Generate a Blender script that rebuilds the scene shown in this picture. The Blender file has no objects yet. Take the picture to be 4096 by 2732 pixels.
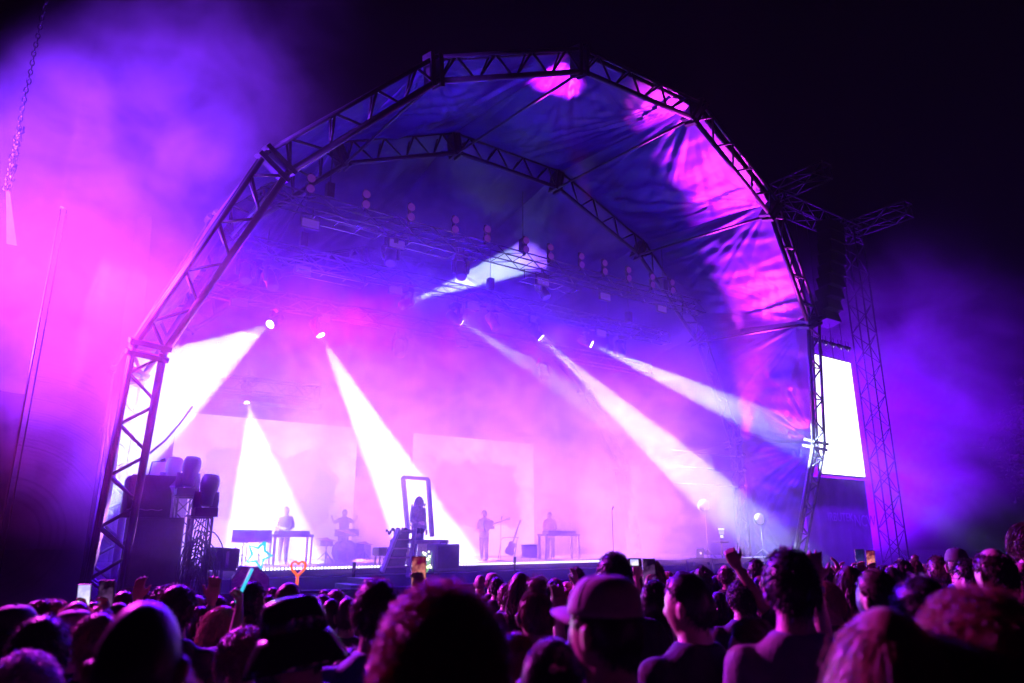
import bpy, bmesh, math, random
from mathutils import Vector as V, Matrix as M3, noise as NZ
import numpy as np
R = math.radians
rnd = random.Random(7)
S = bpy.context.scene
COL = S.collection

# ------------------------------------------------------------------ camera
cam_d = bpy.data.cameras.new('camera'); cam = bpy.data.objects.new('camera', cam_d); COL.objects.link(cam)
cam.location = (0, 0, 1.95); cam.rotation_euler = (R(90 + 15.5), 0, 0)
cam_d.sensor_width = 36; cam_d.lens = 24.88; cam_d.clip_start = .05; cam_d.clip_end = 1500
cam_d.dof.use_dof = True; cam_d.dof.focus_distance = 19; cam_d.dof.aperture_fstop = 1.9
S.camera = cam

# ------------------------------------------------------------------ render settings, night sky
S.render.engine = 'CYCLES'
cy = S.cycles
cy.use_denoising = True
cy.max_bounces = 5; cy.diffuse_bounces = 2; cy.glossy_bounces = 2; cy.transmission_bounces = 4
cy.volume_bounces = 0; cy.transparent_max_bounces = 12
cy.sample_clamp_indirect = 4; cy.sample_clamp_direct = 40
cy.caustics_reflective = False; cy.caustics_refractive = False
cy.volume_max_steps = 128; cy.volume_step_rate = 1.0
S.view_settings.view_transform = 'Standard'; S.view_settings.look = 'None'
S.view_settings.exposure = 0; S.view_settings.gamma = 1
w = bpy.data.worlds.new('World'); S.world = w; w.use_nodes = True
nt = w.node_tree; bg = nt.nodes['Background']
sky = nt.nodes.new('ShaderNodeTexSky'); sky.sky_type = 'NISHITA'; sky.sun_disc = False
sky.sun_elevation = R(-8); sky.sun_rotation = R(200)
nt.links.new(sky.outputs[0], bg.inputs[0]); bg.inputs[1].default_value = .003

# ------------------------------------------------------------------ stage frame: u along the stage, v away from the audience
YAW = R(54.859); PHI = R(90) - YAW
ORG = V((-8.2487, 14.4223, 0)); UU = V((math.sin(YAW), math.cos(YAW), 0)); VV = V((-UU.y, UU.x, 0))
def T(u, v, z=0.): return ORG + UU * u + VV * v + V((0, 0, z))
def Td(u, v, z=0.): return UU * u + VV * v + V((0, 0, z))

# ------------------------------------------------------------------ lamps
def spot(name, loc, aim, power, color, size, blend=.3, soft=.12, parent=None, shadow=True):
    d = bpy.data.lights.new(name, 'SPOT'); d.energy = power; d.color = color
    d.spot_size = R(size); d.spot_blend = blend; d.shadow_soft_size = soft
    o = bpy.data.objects.new(name, d); COL.objects.link(o)
    o.location = loc; o.rotation_euler = (V(aim) - V(loc)).to_track_quat('-Z', 'Y').to_euler()
    return o
WHITE = (.62, .78, 1.0); VIOLET = (.085, .0, 1.0); PINK = (.9, .30, 1.); MAGENTA = (.42, .02, .9); BLUE = (.012, .0, 1.0)
# violet back-light washes on the upstage truss, aimed out over the audience
for u, k in ((3, 1.3), (7, 1.), (11, 1.), (15, 1.), (19, 1.2)):
    spot('violet_wash', T(u, 5.6, 9.6), T(u + rnd.uniform(-1, 1), -4, 0), 48000 * k, VIOLET, 92, .7, .2)
# added pink fill spots low behind the band, there to brighten the smoke
for u in (5, 8.5, 11, 13.5, 16, 18.2):
    spot('pink_fill', T(u, 6.6, 1.5), T(u - .8, 3.0, 2.5), 34000, PINK, 62, 1., .25)
# blue wash up into the roof
spot('blue_wash', T(11, 3, 4), T(11, -.5, 15), 13000, BLUE, 140, .9, .4)
# magenta lamps that graze the lining of the roof
for a, b, p, s in (((11.6, -2.0, 11.6), (9.9, -2.7, 14.3), 60000, 26), ((20.2, -.6, 9.3), (15.9, -3.1, 13.7), 120000, 30),
                   ((21.3, .4, 5.5), (19.3, -2.2, 12.0), 88000, 36), ((21.4, 1.0, 3.2), (22.2, -1.0, 7.6), 13000, 48)):
    spot('canopy_lamp', T(*a), T(*b), p, (.75, .03, .9), s, 1., .1)
# magenta flood tower beyond the left edge of the stage
spot('side_flood', V((-11.6, 10.4, 7.4)), V((-8.5, 17.0, 8.6)), 290000, (.20, .026, 1.0), 108, 1., .4)
spot('crowd_flood', V((-10.5, 14.2, 7.5)), V((2.5, 4.5, 1.5)), 52000, (.75, .03, .72), 56, .8, .35)
spot('crowd_back_flood', T(19.5, 2.0, 8.8), V((2.0, 5, 1.6)), 4000, (.14, .0, 1.0), 60, .8, .3)
spot('crowd_back_flood', T(4.5, 1.6, 8.6), V((-1.5, 4, 1.6)), 7000, (.14, .004, 1.0), 60, .8, .3)
for p_, a_, e_ in (((37.0, 6.0, .8), (37, 5, 12), 90000), ((26.5, 2.2, 2.5), (36, 4, 5), 32000)):
    spot('smoke_fill', T(*p_), T(*a_), e_, (.17, .0, 1.0), 150, 1., .3)  # added violet fill to brighten the right smoke bank, no fixtures of the tower
spot('banner_flood', T(28.6, -.6, 10.3), T(28.6, 1.2, 2), 38000, (.14, .003, 1.0), 80, .8, .2)
spot('pale_fill', T(4.6, 6.5, 2.6), T(4.2, 1.5, 3.2), 10000, (.55, .66, 1.0), 62, 1., .25)  # added fill that makes the white glow at stage left, no lamp of the show
for u in (5, 11, 17):
    spot('upper_haze_fill', T(u, 6.3, 8.2), T(u + .5, -3.5, 8.6), 14000, (.085, .0, 1.0), 80, .8, .2)  # added violet fill to colour the haze around the upper rig
# ------------------------------------------------------------------ materials
def new_mat(name):
    m = bpy.data.materials.new(name); m.use_nodes = True
    return m, m.node_tree, m.node_tree.nodes['Principled BSDF']
def mat(name, c, rough=.6, metal=0., var=.25, scale=6., bump=0., spec=.5, sheen=0., bscale=None):
    m, t, b = new_mat(name)
    b.inputs['Roughness'].default_value = rough; b.inputs['Metallic'].default_value = metal
    b.inputs['Specular IOR Level'].default_value = spec
    if sheen: b.inputs['Sheen Weight'].default_value = sheen
    tc = t.nodes.new('ShaderNodeTexCoord'); n = t.nodes.new('ShaderNodeTexNoise')
    n.inputs['Scale'].default_value = scale; n.inputs['Detail'].default_value = 4
    t.links.new(tc.outputs['Object'], n.inputs['Vector'])
    mr = t.nodes.new('ShaderNodeMapRange'); mr.inputs[1].default_value = .3; mr.inputs[2].default_value = .7
    mr.inputs[3].default_value = 1 - var; mr.inputs[4].default_value = 1 + var
    t.links.new(n.outputs[0], mr.inputs[0])
    mx = t.nodes.new('ShaderNodeVectorMath'); mx.operation = 'SCALE'; mx.inputs[0].default_value = c[:3]
    t.links.new(mr.outputs[0], mx.inputs[3]); t.links.new(mx.outputs[0], b.inputs['Base Color'])
    if bump:
        bp = t.nodes.new('ShaderNodeBump'); bp.inputs['Strength'].default_value = bump; bp.inputs['Distance'].default_value = .02
        n2 = t.nodes.new('ShaderNodeTexNoise'); n2.inputs['Scale'].default_value = bscale or scale * 4; n2.inputs['Detail'].default_value = 3
        t.links.new(tc.outputs['Object'], n2.inputs['Vector']); t.links.new(n2.outputs[0], bp.inputs['Height'])
        t.links.new(bp.outputs[0], b.inputs['Normal'])
    return m
def glow(name, c, s):
    m, t, b = new_mat(name)
    b.inputs['Base Color'].default_value = (.02, .02, .02, 1)
    b.inputs['Emission Color'].default_value = (*c, 1); b.inputs['Emission Strength'].default_value = s
    return m
MT = dict(
    alu=mat('aluminium', (.09, .09, .105), .38, .85, .15, 9), blackmetal=mat('black_metal', (.02, .02, .022), .45, .3, .3, 12),
    steel=mat('painted_steel', (.022, .022, .028), .5, .4, .3, 5), plastic=mat('black_plastic', (.018, .018, .02), .42, 0, .2, 14),
    cab=mat('speaker_paint', (.018, .018, .02), .75, 0, .3, 30, .3), drape=mat('black_drape', (.022, .02, .026), .9, 0, .3, 3),
    deck=mat('deck_ply', (.035, .033, .034), .5, 0, .35, 3, .15), skirt=mat('stage_skirt', (.06, .05, .075), .8, 0, .3, 2),
    wood=mat('painted_wood', (.38, .30, .24), .6, 0, .2, 6), paint=mat('pale_paint', (.55, .52, .58), .55, 0, .12, 5),
    chrome=mat('chrome', (.7, .7, .72), .18, 1., .05, 8), brass=mat('cymbal_brass', (.75, .6, .3), .3, 1., .1, 14),
    drum=mat('drum_shell', (.28, .25, .3), .35, 0, .15, 8), cable=mat('cable_rubber', (.012, .012, .013), .55, 0, .2, 20),
    case=mat('flight_case', (.03, .03, .035), .6, 0, .3, 12, .2), cloth_dark=mat('dark_cloth', (.02, .02, .026), .85, 0, .3, 25, .3),
    strap=mat('strap_webbing', (.2, .18, .2), .8, 0, .1, 20), leafy=mat('leaf', (.08, .14, .05), .6, 0, .5, 8),
    bark=mat('bark', (.05, .04, .03), .9, 0, .4, 12, .5), field=None,
    tarp=None)
# roof lining: satiny coated fabric that lets a little light through
def tarp_mat(name, c):
    m, t, b = new_mat(name)
    b.inputs['Base Color'].default_value = (*c, 1); b.inputs['Roughness'].default_value = .42
    b.inputs['Specular IOR Level'].default_value = .3
    tc = t.nodes.new('ShaderNodeTexCoord'); n = t.nodes.new('ShaderNodeTexNoise')
    n.inputs['Scale'].default_value = 1.3; n.inputs['Detail'].default_value = 6; n.inputs['Roughness'].default_value = .55
    bp = t.nodes.new('ShaderNodeBump'); bp.inputs['Strength'].default_value = .35; bp.inputs['Distance'].default_value = .06
    t.links.new(tc.outputs['Object'], n.inputs['Vector']); t.links.new(n.outputs[0], bp.inputs['Height'])
    t.links.new(bp.outputs[0], b.inputs['Normal'])
    tr = t.nodes.new('ShaderNodeBsdfTranslucent'); tr.inputs[0].default_value = (*c, 1)
    mx = t.nodes.new('ShaderNodeMixShader'); mx.inputs[0].default_value = .05
    out = t.nodes['Material Output']
    t.links.new(b.outputs[0], mx.inputs[1]); t.links.new(tr.outputs[0], mx.inputs[2]); t.links.new(mx.outputs[0], out.inputs[0])
    return m
MT['tarp'] = tarp_mat('roof_lining', (.027, .006, .085))
MT['wing'] = mat('wing_mesh', (.008, .006, .012), .95, 0, .25, 1.5, spec=.1)
MT['scrim'] = mat('scrim_mesh', (.07, .06, .09), .85, 0, .25, 1.5)
m, t, b = new_mat('trampled_grass')
tc = t.nodes.new('ShaderNodeTexCoord'); n = t.nodes.new('ShaderNodeTexNoise'); n.inputs['Scale'].default_value = 1.7; n.inputs['Detail'].default_value = 8
rp = t.nodes.new('ShaderNodeValToRGB'); rp.color_ramp.elements[0].color = (.02, .03, .012, 1); rp.color_ramp.elements[1].color = (.07, .065, .03, 1)
t.links.new(tc.outputs['Object'], n.inputs['Vector']); t.links.new(n.outputs[0], rp.inputs[0]); t.links.new(rp.outputs[0], b.inputs['Base Color']); b.inputs['Roughness'].default_value = .95
MT['field'] = m

# ------------------------------------------------------------------ mesh builder
class MB:
    def __init__(s): s.v = []; s.f = []
    def add(s, vs, fs):
        k = len(s.v); s.v += [tuple(x) for x in vs]; s.f += [tuple(i + k for i in f) for f in fs]; return s
    def box(s, c, d, rot=None, taper=1.):
        x, y, z = d[0] / 2, d[1] / 2, d[2] / 2; vs = []
        for a, b_, e in ((-1, -1, -1), (1, -1, -1), (1, 1, -1), (-1, 1, -1), (-1, -1, 1), (1, -1, 1), (1, 1, 1), (-1, 1, 1)):
            k = taper if e > 0 else 1
            p = V((a * x * k, b_ * y * k, e * z))
            if rot: p = rot @ p
            vs.append(p + V(c))
        return s.add(vs, [(0, 3, 2, 1), (4, 5, 6, 7), (0, 1, 5, 4), (1, 2, 6, 5), (2, 3, 7, 6), (3, 0, 4, 7)])
    def tube(s, pts, r, n=8, cap=True, flat=1.):
        pts = [V(p) for p in pts]; rs = r if isinstance(r, (list, tuple)) else [r] * len(pts)
        vs = []; up = V((0, 0, 1)); px = None
        for i, p in enumerate(pts):
            d = (pts[min(i + 1, len(pts) - 1)] - pts[max(i - 1, 0)]).normalized()
            if px is None:
                px = d.cross(up)
                if px.length < 1e-3: px = d.cross(V((0, 1, 0)))
            px = (px - d * px.dot(d)).normalized(); py = d.cross(px)
            for k in range(n):
                a = 2 * math.pi * k / n + math.pi / n
                vs.append(p + (px * math.cos(a) + py * math.sin(a) * flat) * rs[i])
        fs = []
        for i in range(len(pts) - 1):
            for k in range(n):
                k2 = (k + 1) % n; fs.append((i * n + k, i * n + k2, (i + 1) * n + k2, (i + 1) * n + k))
        if cap: fs.append(tuple(range(n - 1, -1, -1))); e = (len(pts) - 1) * n; fs.append(tuple(range(e, e + n)))
        return s.add(vs, fs)
    def lathe(s, prof, c=(0, 0, 0), axis=(0, 0, 1), n=20):
        ax = V(axis).normalized(); px = ax.cross(V((0, 0, 1)))
        if px.length < 1e-3: px = V((1, 0, 0))
        px.normalize(); py = ax.cross(px); vs = []; fs = []
        for r, h in prof:
            for k in range(n):
                a = 2 * math.pi * k / n; vs.append(V(c) + ax * h + (px * math.cos(a) + py * math.sin(a)) * r)
        for i in range(len(prof) - 1):
            for k in range(n):
                k2 = (k + 1) % n; fs.append((i * n + k, i * n + k2, (i + 1) * n + k2, (i + 1) * n + k))
        fs.append(tuple(range(n - 1, -1, -1))); e = (len(prof) - 1) * n; fs.append(tuple(range(e, e + n)))
        return s.add(vs, fs)
    def ball(s, c, r, n=12, m=8):
        r = r if isinstance(r, (tuple, list)) else (r, r, r); vs = []; fs = []
        for j in range(m + 1):
            th = math.pi * j / m
            for k in range(n):
                a = 2 * math.pi * k / n
                vs.append((c[0] + r[0] * math.sin(th) * math.cos(a), c[1] + r[1] * math.sin(th) * math.sin(a), c[2] + r[2] * math.cos(th)))
        for j in range(m):
            for k in range(n):
                k2 = (k + 1) % n; fs.append((j * n + k, (j + 1) * n + k, (j + 1) * n + k2, j * n + k2))
        return s.add(vs, fs)
    def prism(s, poly, y0, y1):       # polygon in x,z swept along y
        n = len(poly); vs = [(x, y0, z) for x, z in poly] + [(x, y1, z) for x, z in poly]
        return s.add(vs, [tuple(range(n)), tuple(range(2 * n - 1, n - 1, -1))] + [(k, k + n, (k + 1) % n + n, (k + 1) % n) for k in range(n)])
    def build(s, name, m, parent=None, smooth=False, bevel=0.):
        me = bpy.data.meshes.new(name); me.from_pydata([tuple(x) for x in s.v], [], s.f)
        me.validate(); me.update()
        if m: me.materials.append(m)
        o = bpy.data.objects.new(name, me); COL.objects.link(o)
        bm = bmesh.new(); bm.from_mesh(me); bmesh.ops.remove_doubles(bm, verts=bm.verts, dist=1e-6)
        bmesh.ops.recalc_face_normals(bm, faces=bm.faces)
        if bevel: bmesh.ops.bevel(bm, geom=list(bm.edges), offset=bevel, segments=2, affect='EDGES', profile=.7)
        bm.to_mesh(me); bm.free()
        if smooth: me.shade_smooth()
        if parent: o.parent = parent
        return o
def tag(o, label, cat, group=None, kind=None):
    if label: o['label'] = label
    if cat: o['category'] = cat
    if group: o['group'] = group
    if kind: o['kind'] = kind
    return o
def thing(name, label, cat, loc, rz=0., group=None, stage=True):
    o = bpy.data.objects.new(name, None); COL.objects.link(o); o.empty_display_size = .1
    o.location = T(*loc) if stage else V(loc); o.rotation_euler = (0, 0, (PHI if stage else 0) + rz)
    return tag(o, label, cat, group)
def lerp(a, b_, t): return V(a) + (V(b_) - V(a)) * t
def box_truss(parent, p0, p1, side=.4, r=.024, bay=.5, m=None, up=(0, 0, 1)):
    p0, p1 = V(p0), V(p1); d = (p1 - p0); L = d.length; d.normalize()
    x = d.cross(V(up))
    if x.length < 1e-3: x = V((1, 0, 0))
    x.normalize(); y = d.cross(x); h = side / 2; cs = [x * h + y * h, x * h - y * h, -x * h - y * h, -x * h + y * h]
    m = m or MT['alu']
    for c in cs: MB().tube([p0 + c, p1 + c], r, 6).build('chord', m, parent, True)
    lc = MB(); n = max(2, round(L / bay))
    for k in range(n):
        a, b_ = d * (L * k / n), d * (L * (k + 1) / n)
        for j in range(4):
            c1, c2 = cs[j], cs[(j + 1) % 4]
            if (k + j) % 2: c1, c2 = c2, c1
            lc.tube([p0 + a + c1, p0 + b_ + c2], r * .55, 5)
    for e in (p0, p1):
        for j in range(4): lc.tube([e + cs[j], e + cs[(j + 1) % 4]], r * .8, 5)
    lc.build('lacing', m, parent, True)

# ------------------------------------------------------------------ ground
g = MB(); N = 40
g.add([(x, y, -.022 * min(max(y - 2, 0), 12)) for y in (-60, 2, 14, 40, 140) for x in (-140, -30, 0, 30, 140)],
      [(j * 5 + i, j * 5 + i + 1, j * 5 + i + 6, j * 5 + i + 5) for j in range(4) for i in range(4)])
o = g.build('ground', MT['field']); tag(o, 'dark trampled grass field under the crowd', 'ground', None, 'structure')

# ------------------------------------------------------------------ arched stage roof
LEAN = R(17.64)
def PA(p, off=0.):        # front arch plane, leaning out over the audience
    return V((p[0], -math.sin(LEAN) * p[1] + off * math.cos(LEAN), math.cos(LEAN) * p[1] + off * math.sin(LEAN)))
F_OUT = [(-.0, -.25), (.05, 5.72), (1.79, 10.05), (5.08, 13.31), (9.15, 15.11), (13.83, 15.25), (18.14, 13.37), (21.45, 9.95), (23.12, 5.47), (23.0, -.25)]
F_IN = [(.60, -.25), (.57, 5.67), (2.27, 9.75), (5.22, 12.79), (9.28, 14.54), (13.58, 14.71), (17.85, 12.86), (20.88, 9.7), (22.40, 5.5), (22.4, -.25)]
def ring(cx_, s, z0):
    pts = [(cx_ - s * 2.513, 0), ]; a = 90; p = [cx_ - s * 2.513, z0]; pts = [(p[0], 0.)]
    for i in range(9):
        L = s * (1 if i not in (0, 8) else 1); p = [p[0] + L * math.cos(R(a)), p[1] + L * math.sin(R(a))]; pts.append(tuple(p)); a -= 22.5
    pts[-1] = (pts[-1][0], 0.); return pts
RC = 11.5
def tuck(pts): return [(RC + (x - RC) * (.955 if x < RC else 1), z) for x, z in pts]
R_OUT = ring(RC, 4.72, 1.15); R_IN = ring(RC, 4.48, 1.15)
B_OUT = ring(RC, 4.5, 1.0); B_IN = ring(RC, 4.26, 1.0)
R_OUT, R_IN, B_OUT, B_IN = tuck(R_OUT), tuck(R_IN), tuck(B_OUT), tuck(B_IN)
def PR(p, off=0.): return V((p[0], 2.2 + off, p[1]))
def PB(p, off=0.): return V((p[0], 7.4 + .30 * p[1] * .55 + off, p[1] * .95))
def arch(name, label, out, inn, P, m, depth=.30, webs=4, ro=.055, ri=.075, rw=.033):
    t = thing(name, label, 'arch truss', (0, 0, 0))
    for i in range(9):
        a, b_, c, d = out[i], out[i + 1], inn[i], inn[i + 1]
        q = MB()
        q.tube([P(a), P(b_)], ro, 8); q.tube([P(a, depth), P(b_, depth)], ro, 8)
        q.tube([P(c), P(d)], ri, 8)
        sg = q.build('truss_segment', m, t, True)
        ln = MB()
        nw = webs + (2 if i in (0, 8) and webs > 3 else 0)
        for k in range(nw):
            i0 = lerp((*c, 0), (*d, 0), (k + .06) / nw); o1 = lerp((*a, 0), (*b_, 0), (k + .5) / nw); i1 = lerp((*c, 0), (*d, 0), (k + .94) / nw)
            ln.tube([P(i0[:2]), P(o1[:2])], rw, 6); ln.tube([P(o1[:2]), P(i1[:2])], rw, 6)
            ln.tube([P(i0[:2]), P(o1[:2], depth)], rw * .8, 6); ln.tube([P(o1[:2]), P(o1[:2], depth)], rw * .8, 6)
        ln.build('bracing', m, sg, True)
    for i in range(1, 9):
        a, c = V((*out[i], 0)), V((*inn[i], 0)); e = (a - c).normalized(); s_ = V((-e.y, e.x, 0))
        q = MB()
        for sg in (-.11, .11):
            for k in range(2):
                vs = []
                for off in (-.09, depth + .05):
                    for uu in (-.05, .05):
                        for ww in (c - e * .12, a + e * .1):
                            vs.append(P((ww + s_ * (sg + uu))[:2], off))
                if k == 0: q.add(vs, [(0, 1, 3, 2), (4, 6, 7, 5), (0, 2, 6, 4), (1, 5, 7, 3), (0, 4, 5, 1), (2, 3, 7, 6)])
        q.build('joint_plate', MT['blackmetal'], t)
    for x in (0, 9):
        mid = (V((*out[x], 0)) + V((*inn[x], 0))) / 2; p = P(mid[:2])
        MB().box((p.x, p.y + depth / 2, p.z + .06), (1.3, 1.1, .12)).build('base_plate', m, t)
    return t
FA = arch('front_arch_truss', 'outermost dark lattice arch leaning over the crowd, framing the whole stage', F_OUT, F_IN, PA, MT['steel'])
RA = arch('rear_arch_truss', 'upright lattice arch inside the roof behind the leaning front arch', R_OUT, R_IN, PR, MT['steel'], .3, 4)
BA = arch('back_arch_truss', 'deepest lattice arch behind the lighting rig, mostly lost in haze', B_OUT, B_IN, PB, MT['steel'], .3, 4)

# roof skin in panels between the arches, with creases that run out of the front joints
canopy = thing('stage_canopy', 'big fabric roof stretched between the arches, glowing purple inside', 'stage roof', (0, 0, 0))
MT['tarp'].use_backface_culling = False
def skin(i, A, PAf, offA, B, PBf, offB, nu, nv, amp, seed, name):
    q = MB(); vs = []
    a0, a1, b0, b1 = V(PAf(A[i], offA)), V(PAf(A[i + 1], offA)), V(PBf(B[i], offB)), V(PBf(B[i + 1], offB))
    nrm = ((a1 - a0).cross(b0 - a0)).normalized()
    W = (a1 - a0).length; D = ((b0 + b1) / 2 - (a0 + a1) / 2).length
    ctr = V((11.5, 2, 4))
    if nrm.dot(ctr - (a0 + b1) / 2) < 0: nrm = -nrm      # inwards
    for j in range(nv + 1):
        t_ = j / nv
        for k in range(nu + 1):
            s_ = k / nu
            p = (a0 * (1 - s_) + a1 * s_) * (1 - t_) + (b0 * (1 - s_) + b1 * s_) * t_
            edge = math.sin(math.pi * t_) ; es = math.sin(math.pi * s_)
            h = .30 * edge * es * min(1, D / 4)                                            # sag
            x, y = s_ * W, t_ * D
            wr = 0
            for cx_, sg in ((0, 1), (W, -1)):
                dx, dy = (x - cx_) * sg, y
                rr = math.hypot(dx, dy) + .05; ang = math.atan2(dx, dy)
                fan = math.exp(-(ang / .75) ** 2) + .12
                f_ = NZ.noise(V((ang * 7.5 + seed * 3 + cx_, rr * .25, seed)))
                f2 = NZ.noise(V((ang * 17 + seed * 5, rr * .35, seed + 9)))
                wr += (abs(f_) * 1.5 + abs(f2) * .5 - .5) * rr ** .6 * math.exp(-rr / 3.6) * amp * fan
            wr += NZ.noise(V((x * 1.0 + y * .15, y * .22, seed))) * amp * .8 + NZ.noise(V((x * 2.8 + y * .5, y * .5, seed + 4))) * amp * .34 + abs(NZ.noise(V((x * 1.7 - y * .25, y * .3, seed + 8)))) * amp * .5
            m_ = min(1, edge * 3.0) * min(1, .25 + es * 2.5)
            h += wr * m_
            vs.append(p + nrm * h)
    q.add(vs, [(j * (nu + 1) + k, j * (nu + 1) + k + 1, (j + 1) * (nu + 1) + k + 1, (j + 1) * (nu + 1) + k) for j in range(nv) for k in range(nu)])
    return q.build(name, MT['tarp'], canopy, True)
for i in range(9):
    big = i >= 3
    nm = 'side_wall' if i in (0, 8) else 'roof_panel'
    skin(i, F_OUT, PA, .36, R_OUT, PR, 0, 70 if big else 30, 110 if big else 40, .17 if big else .10, i * 1.7 + 1, nm)
    skin(i, R_OUT, PR, .02, B_OUT, PB, 0, 30, 50, .12, i * 2.3 + 40, nm)
pl = MB()
for i in range(2, 8):
    MB().tube([PA(F_IN[i], .15), PR(R_IN[i], .15)], .045, 8).build('purlin', MT['steel'], canopy, True)

# back wall drape under the deepest arch
q = MB(); nu, nv = 90, 16; vs = []
for j in range(nv + 1):
    for k in range(nu + 1):
        x = .8 + 21.4 * k / nu; zmax = 13.2
        for i in range(9):
            if B_IN[i][0] <= x <= B_IN[i + 1][0] and B_IN[i + 1][0] > B_IN[i][0]:
                zmax = B_IN[i][1] + (B_IN[i + 1][1] - B_IN[i][1]) * (x - B_IN[i][0]) / (B_IN[i + 1][0] - B_IN[i][0])
        z = 1.0 + (zmax - 1.2) * j / nv
        vs.append((x, PB((x, z)).y + .35 + .10 * math.sin(k * 1.9 + math.sin(k) * 1.3), z))
q.add(vs, [(j * (nu + 1) + k, j * (nu + 1) + k + 1, (j + 1) * (nu + 1) + k + 1, (j + 1) * (nu + 1) + k) for j in range(nv) for k in range(nu)])
t = thing('back_drape', 'dark pleated curtain closing the rear of the stage behind the screens', 'curtain', (0, 0, 0))
q.build('drape_cloth', MT['drape'], t, True)
MB().tube([(.8, 9.2, 1.0), (22.2, 9.2, 1.0)], .03, 6).build('hem_bar', MT['steel'], t)
# ------------------------------------------------------------------ stage deck and front
q = MB(); q.box((11.8, 3.85, 1.19), (22.0, 7.7, .16))
o = q.build('deck', MT['deck'], None, False, .01)
t = thing('stage_deck', 'raised stage floor with dark skirt facing the crowd', 'stage', (0, 0, 0)); o.parent = t
q = MB(); nu = 140
vs = [(.8 + 22 * k / nu, -.02 + .025 * math.sin(k * 1.3 + math.sin(k * .4) * 2), z) for z in (.02, 1.08) for k in range(nu + 1)]
q.add(vs, [(k, k + 1, k + nu + 2, k + nu + 1) for k in range(nu)]); q.build('skirt', MT['skirt'], t, True)
# LED strip along the lip
def led_strip(u0, u1, label):
    s_ = thing('light_strip', label, 'light strip', (u0, -.05, 1.27), 0, 'light strips along the stage lip')
    L = u1 - u0
    MB().box((L / 2, 0, 0), (L, .06, .07)).build('housing', MT['blackmetal'], s_)
    q = MB(); n = int(L / .082)
    for k in range(n): q.ball(((k + .5) * L / n, -.032, .012), (.032, .012, .03), 8, 5)
    q.build('lamp_row', M_LEDW, s_, True)
M_LEDW = glow('strip_lamp', (.95, .86, 1.), 3.2)
led_strip(2.75, 6.55, 'row of small white lamps on the stage lip left of the stepped riser')
led_strip(8.25, 14.0, 'row of small white lamps on the stage lip under the guitarist')
led_strip(6.62, 7.3, 'short row of white lamps on the lip behind the leaning ladder')

# ------------------------------------------------------------------ LED screens with a drifting cloud picture
def cloud_screen(W, H, inner, pink, k):
    m, t, b = new_mat('screen_picture'); N_ = t.nodes; Lk = t.links.new
    b.inputs['Base Color'].default_value = (.01, .01, .01, 1)
    tc = N_.new('ShaderNodeTexCoord'); sp = N_.new('ShaderNodeSeparateXYZ'); Lk(tc.outputs['Generated'], sp.inputs[0])
    n1 = N_.new('ShaderNodeTexNoise'); n1.inputs['Scale'].default_value = .75; n1.inputs['Detail'].default_value = 5; n1.inputs['Roughness'].default_value = .55
    mp = N_.new('ShaderNodeMapping'); mp.inputs['Location'].default_value = (k * 3.1, k, k * 2.); Lk(tc.outputs['Object'], mp.inputs[0]); Lk(mp.outputs[0], n1.inputs['Vector'])
    v1 = N_.new('ShaderNodeTexVoronoi'); v1.inputs['Scale'].default_value = 1.5; v1.feature = 'SMOOTH_F1'; v1.inputs['Smoothness'].default_value = .6; Lk(mp.outputs[0], v1.inputs['Vector'])
    def mth(op, a, b_=None, c=None):
        n = N_.new('ShaderNodeMath'); n.operation = op
        for i, x in enumerate((a, b_, c)):
            if x is None: continue
            if isinstance(x, (int, float)): n.inputs[i].default_value = x
            else: Lk(x, n.inputs[i])
        return n.outputs[0]
    X, Z = sp.outputs[0], sp.outputs[2]
    dx = mth('MULTIPLY', mth('MINIMUM', X, mth('SUBTRACT', 1, X)), W)
    db = mth('MULTIPLY', Z, H * .8); dt = mth('MULTIPLY', mth('SUBTRACT', 1, Z), H * .95)
    d = mth('MINIMUM', mth('MINIMUM', dx, db), dt)
    e = mth('ADD', d, mth('MULTIPLY', mth('SUBTRACT', n1.outputs[0], .5), 1.6))
    e = mth('ADD', e, mth('MULTIPLY', v1.outputs['Distance'], .5))
    rp = N_.new('ShaderNodeMapRange'); rp.interpolation_type = 'SMOOTHSTEP'; Lk(e, rp.inputs[0])
    rp.inputs[1].default_value = .95; rp.inputs[2].default_value = 1.30; rp.inputs[3].default_value = 1; rp.inputs[4].default_value = 0
    n2 = N_.new('ShaderNodeTexNoise'); n2.inputs['Scale'].default_value = 1.6; n2.inputs['Detail'].default_value = 6; Lk(mp.outputs[0], n2.inputs['Vector'])
    c1 = N_.new('ShaderNodeValToRGB'); c1.color_ramp.elements[0].position = .38; c1.color_ramp.elements[1].position = .6
    c1.color_ramp.elements[0].color = (*pink, 1); c1.color_ramp.elements[1].color = (1, .94, 1, 1); Lk(n2.outputs[0], c1.inputs[0])
    mx = N_.new('ShaderNodeMix'); mx.data_type = 'RGBA'; Lk(rp.outputs[0], mx.inputs[0]); mx.inputs[6].default_value = (*inner, 1); Lk(c1.outputs[0], mx.inputs[7])
    Lk(mx.outputs[2], b.inputs['Emission Color']); b.inputs['Emission Strength'].default_value = 1.35
    return m
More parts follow.
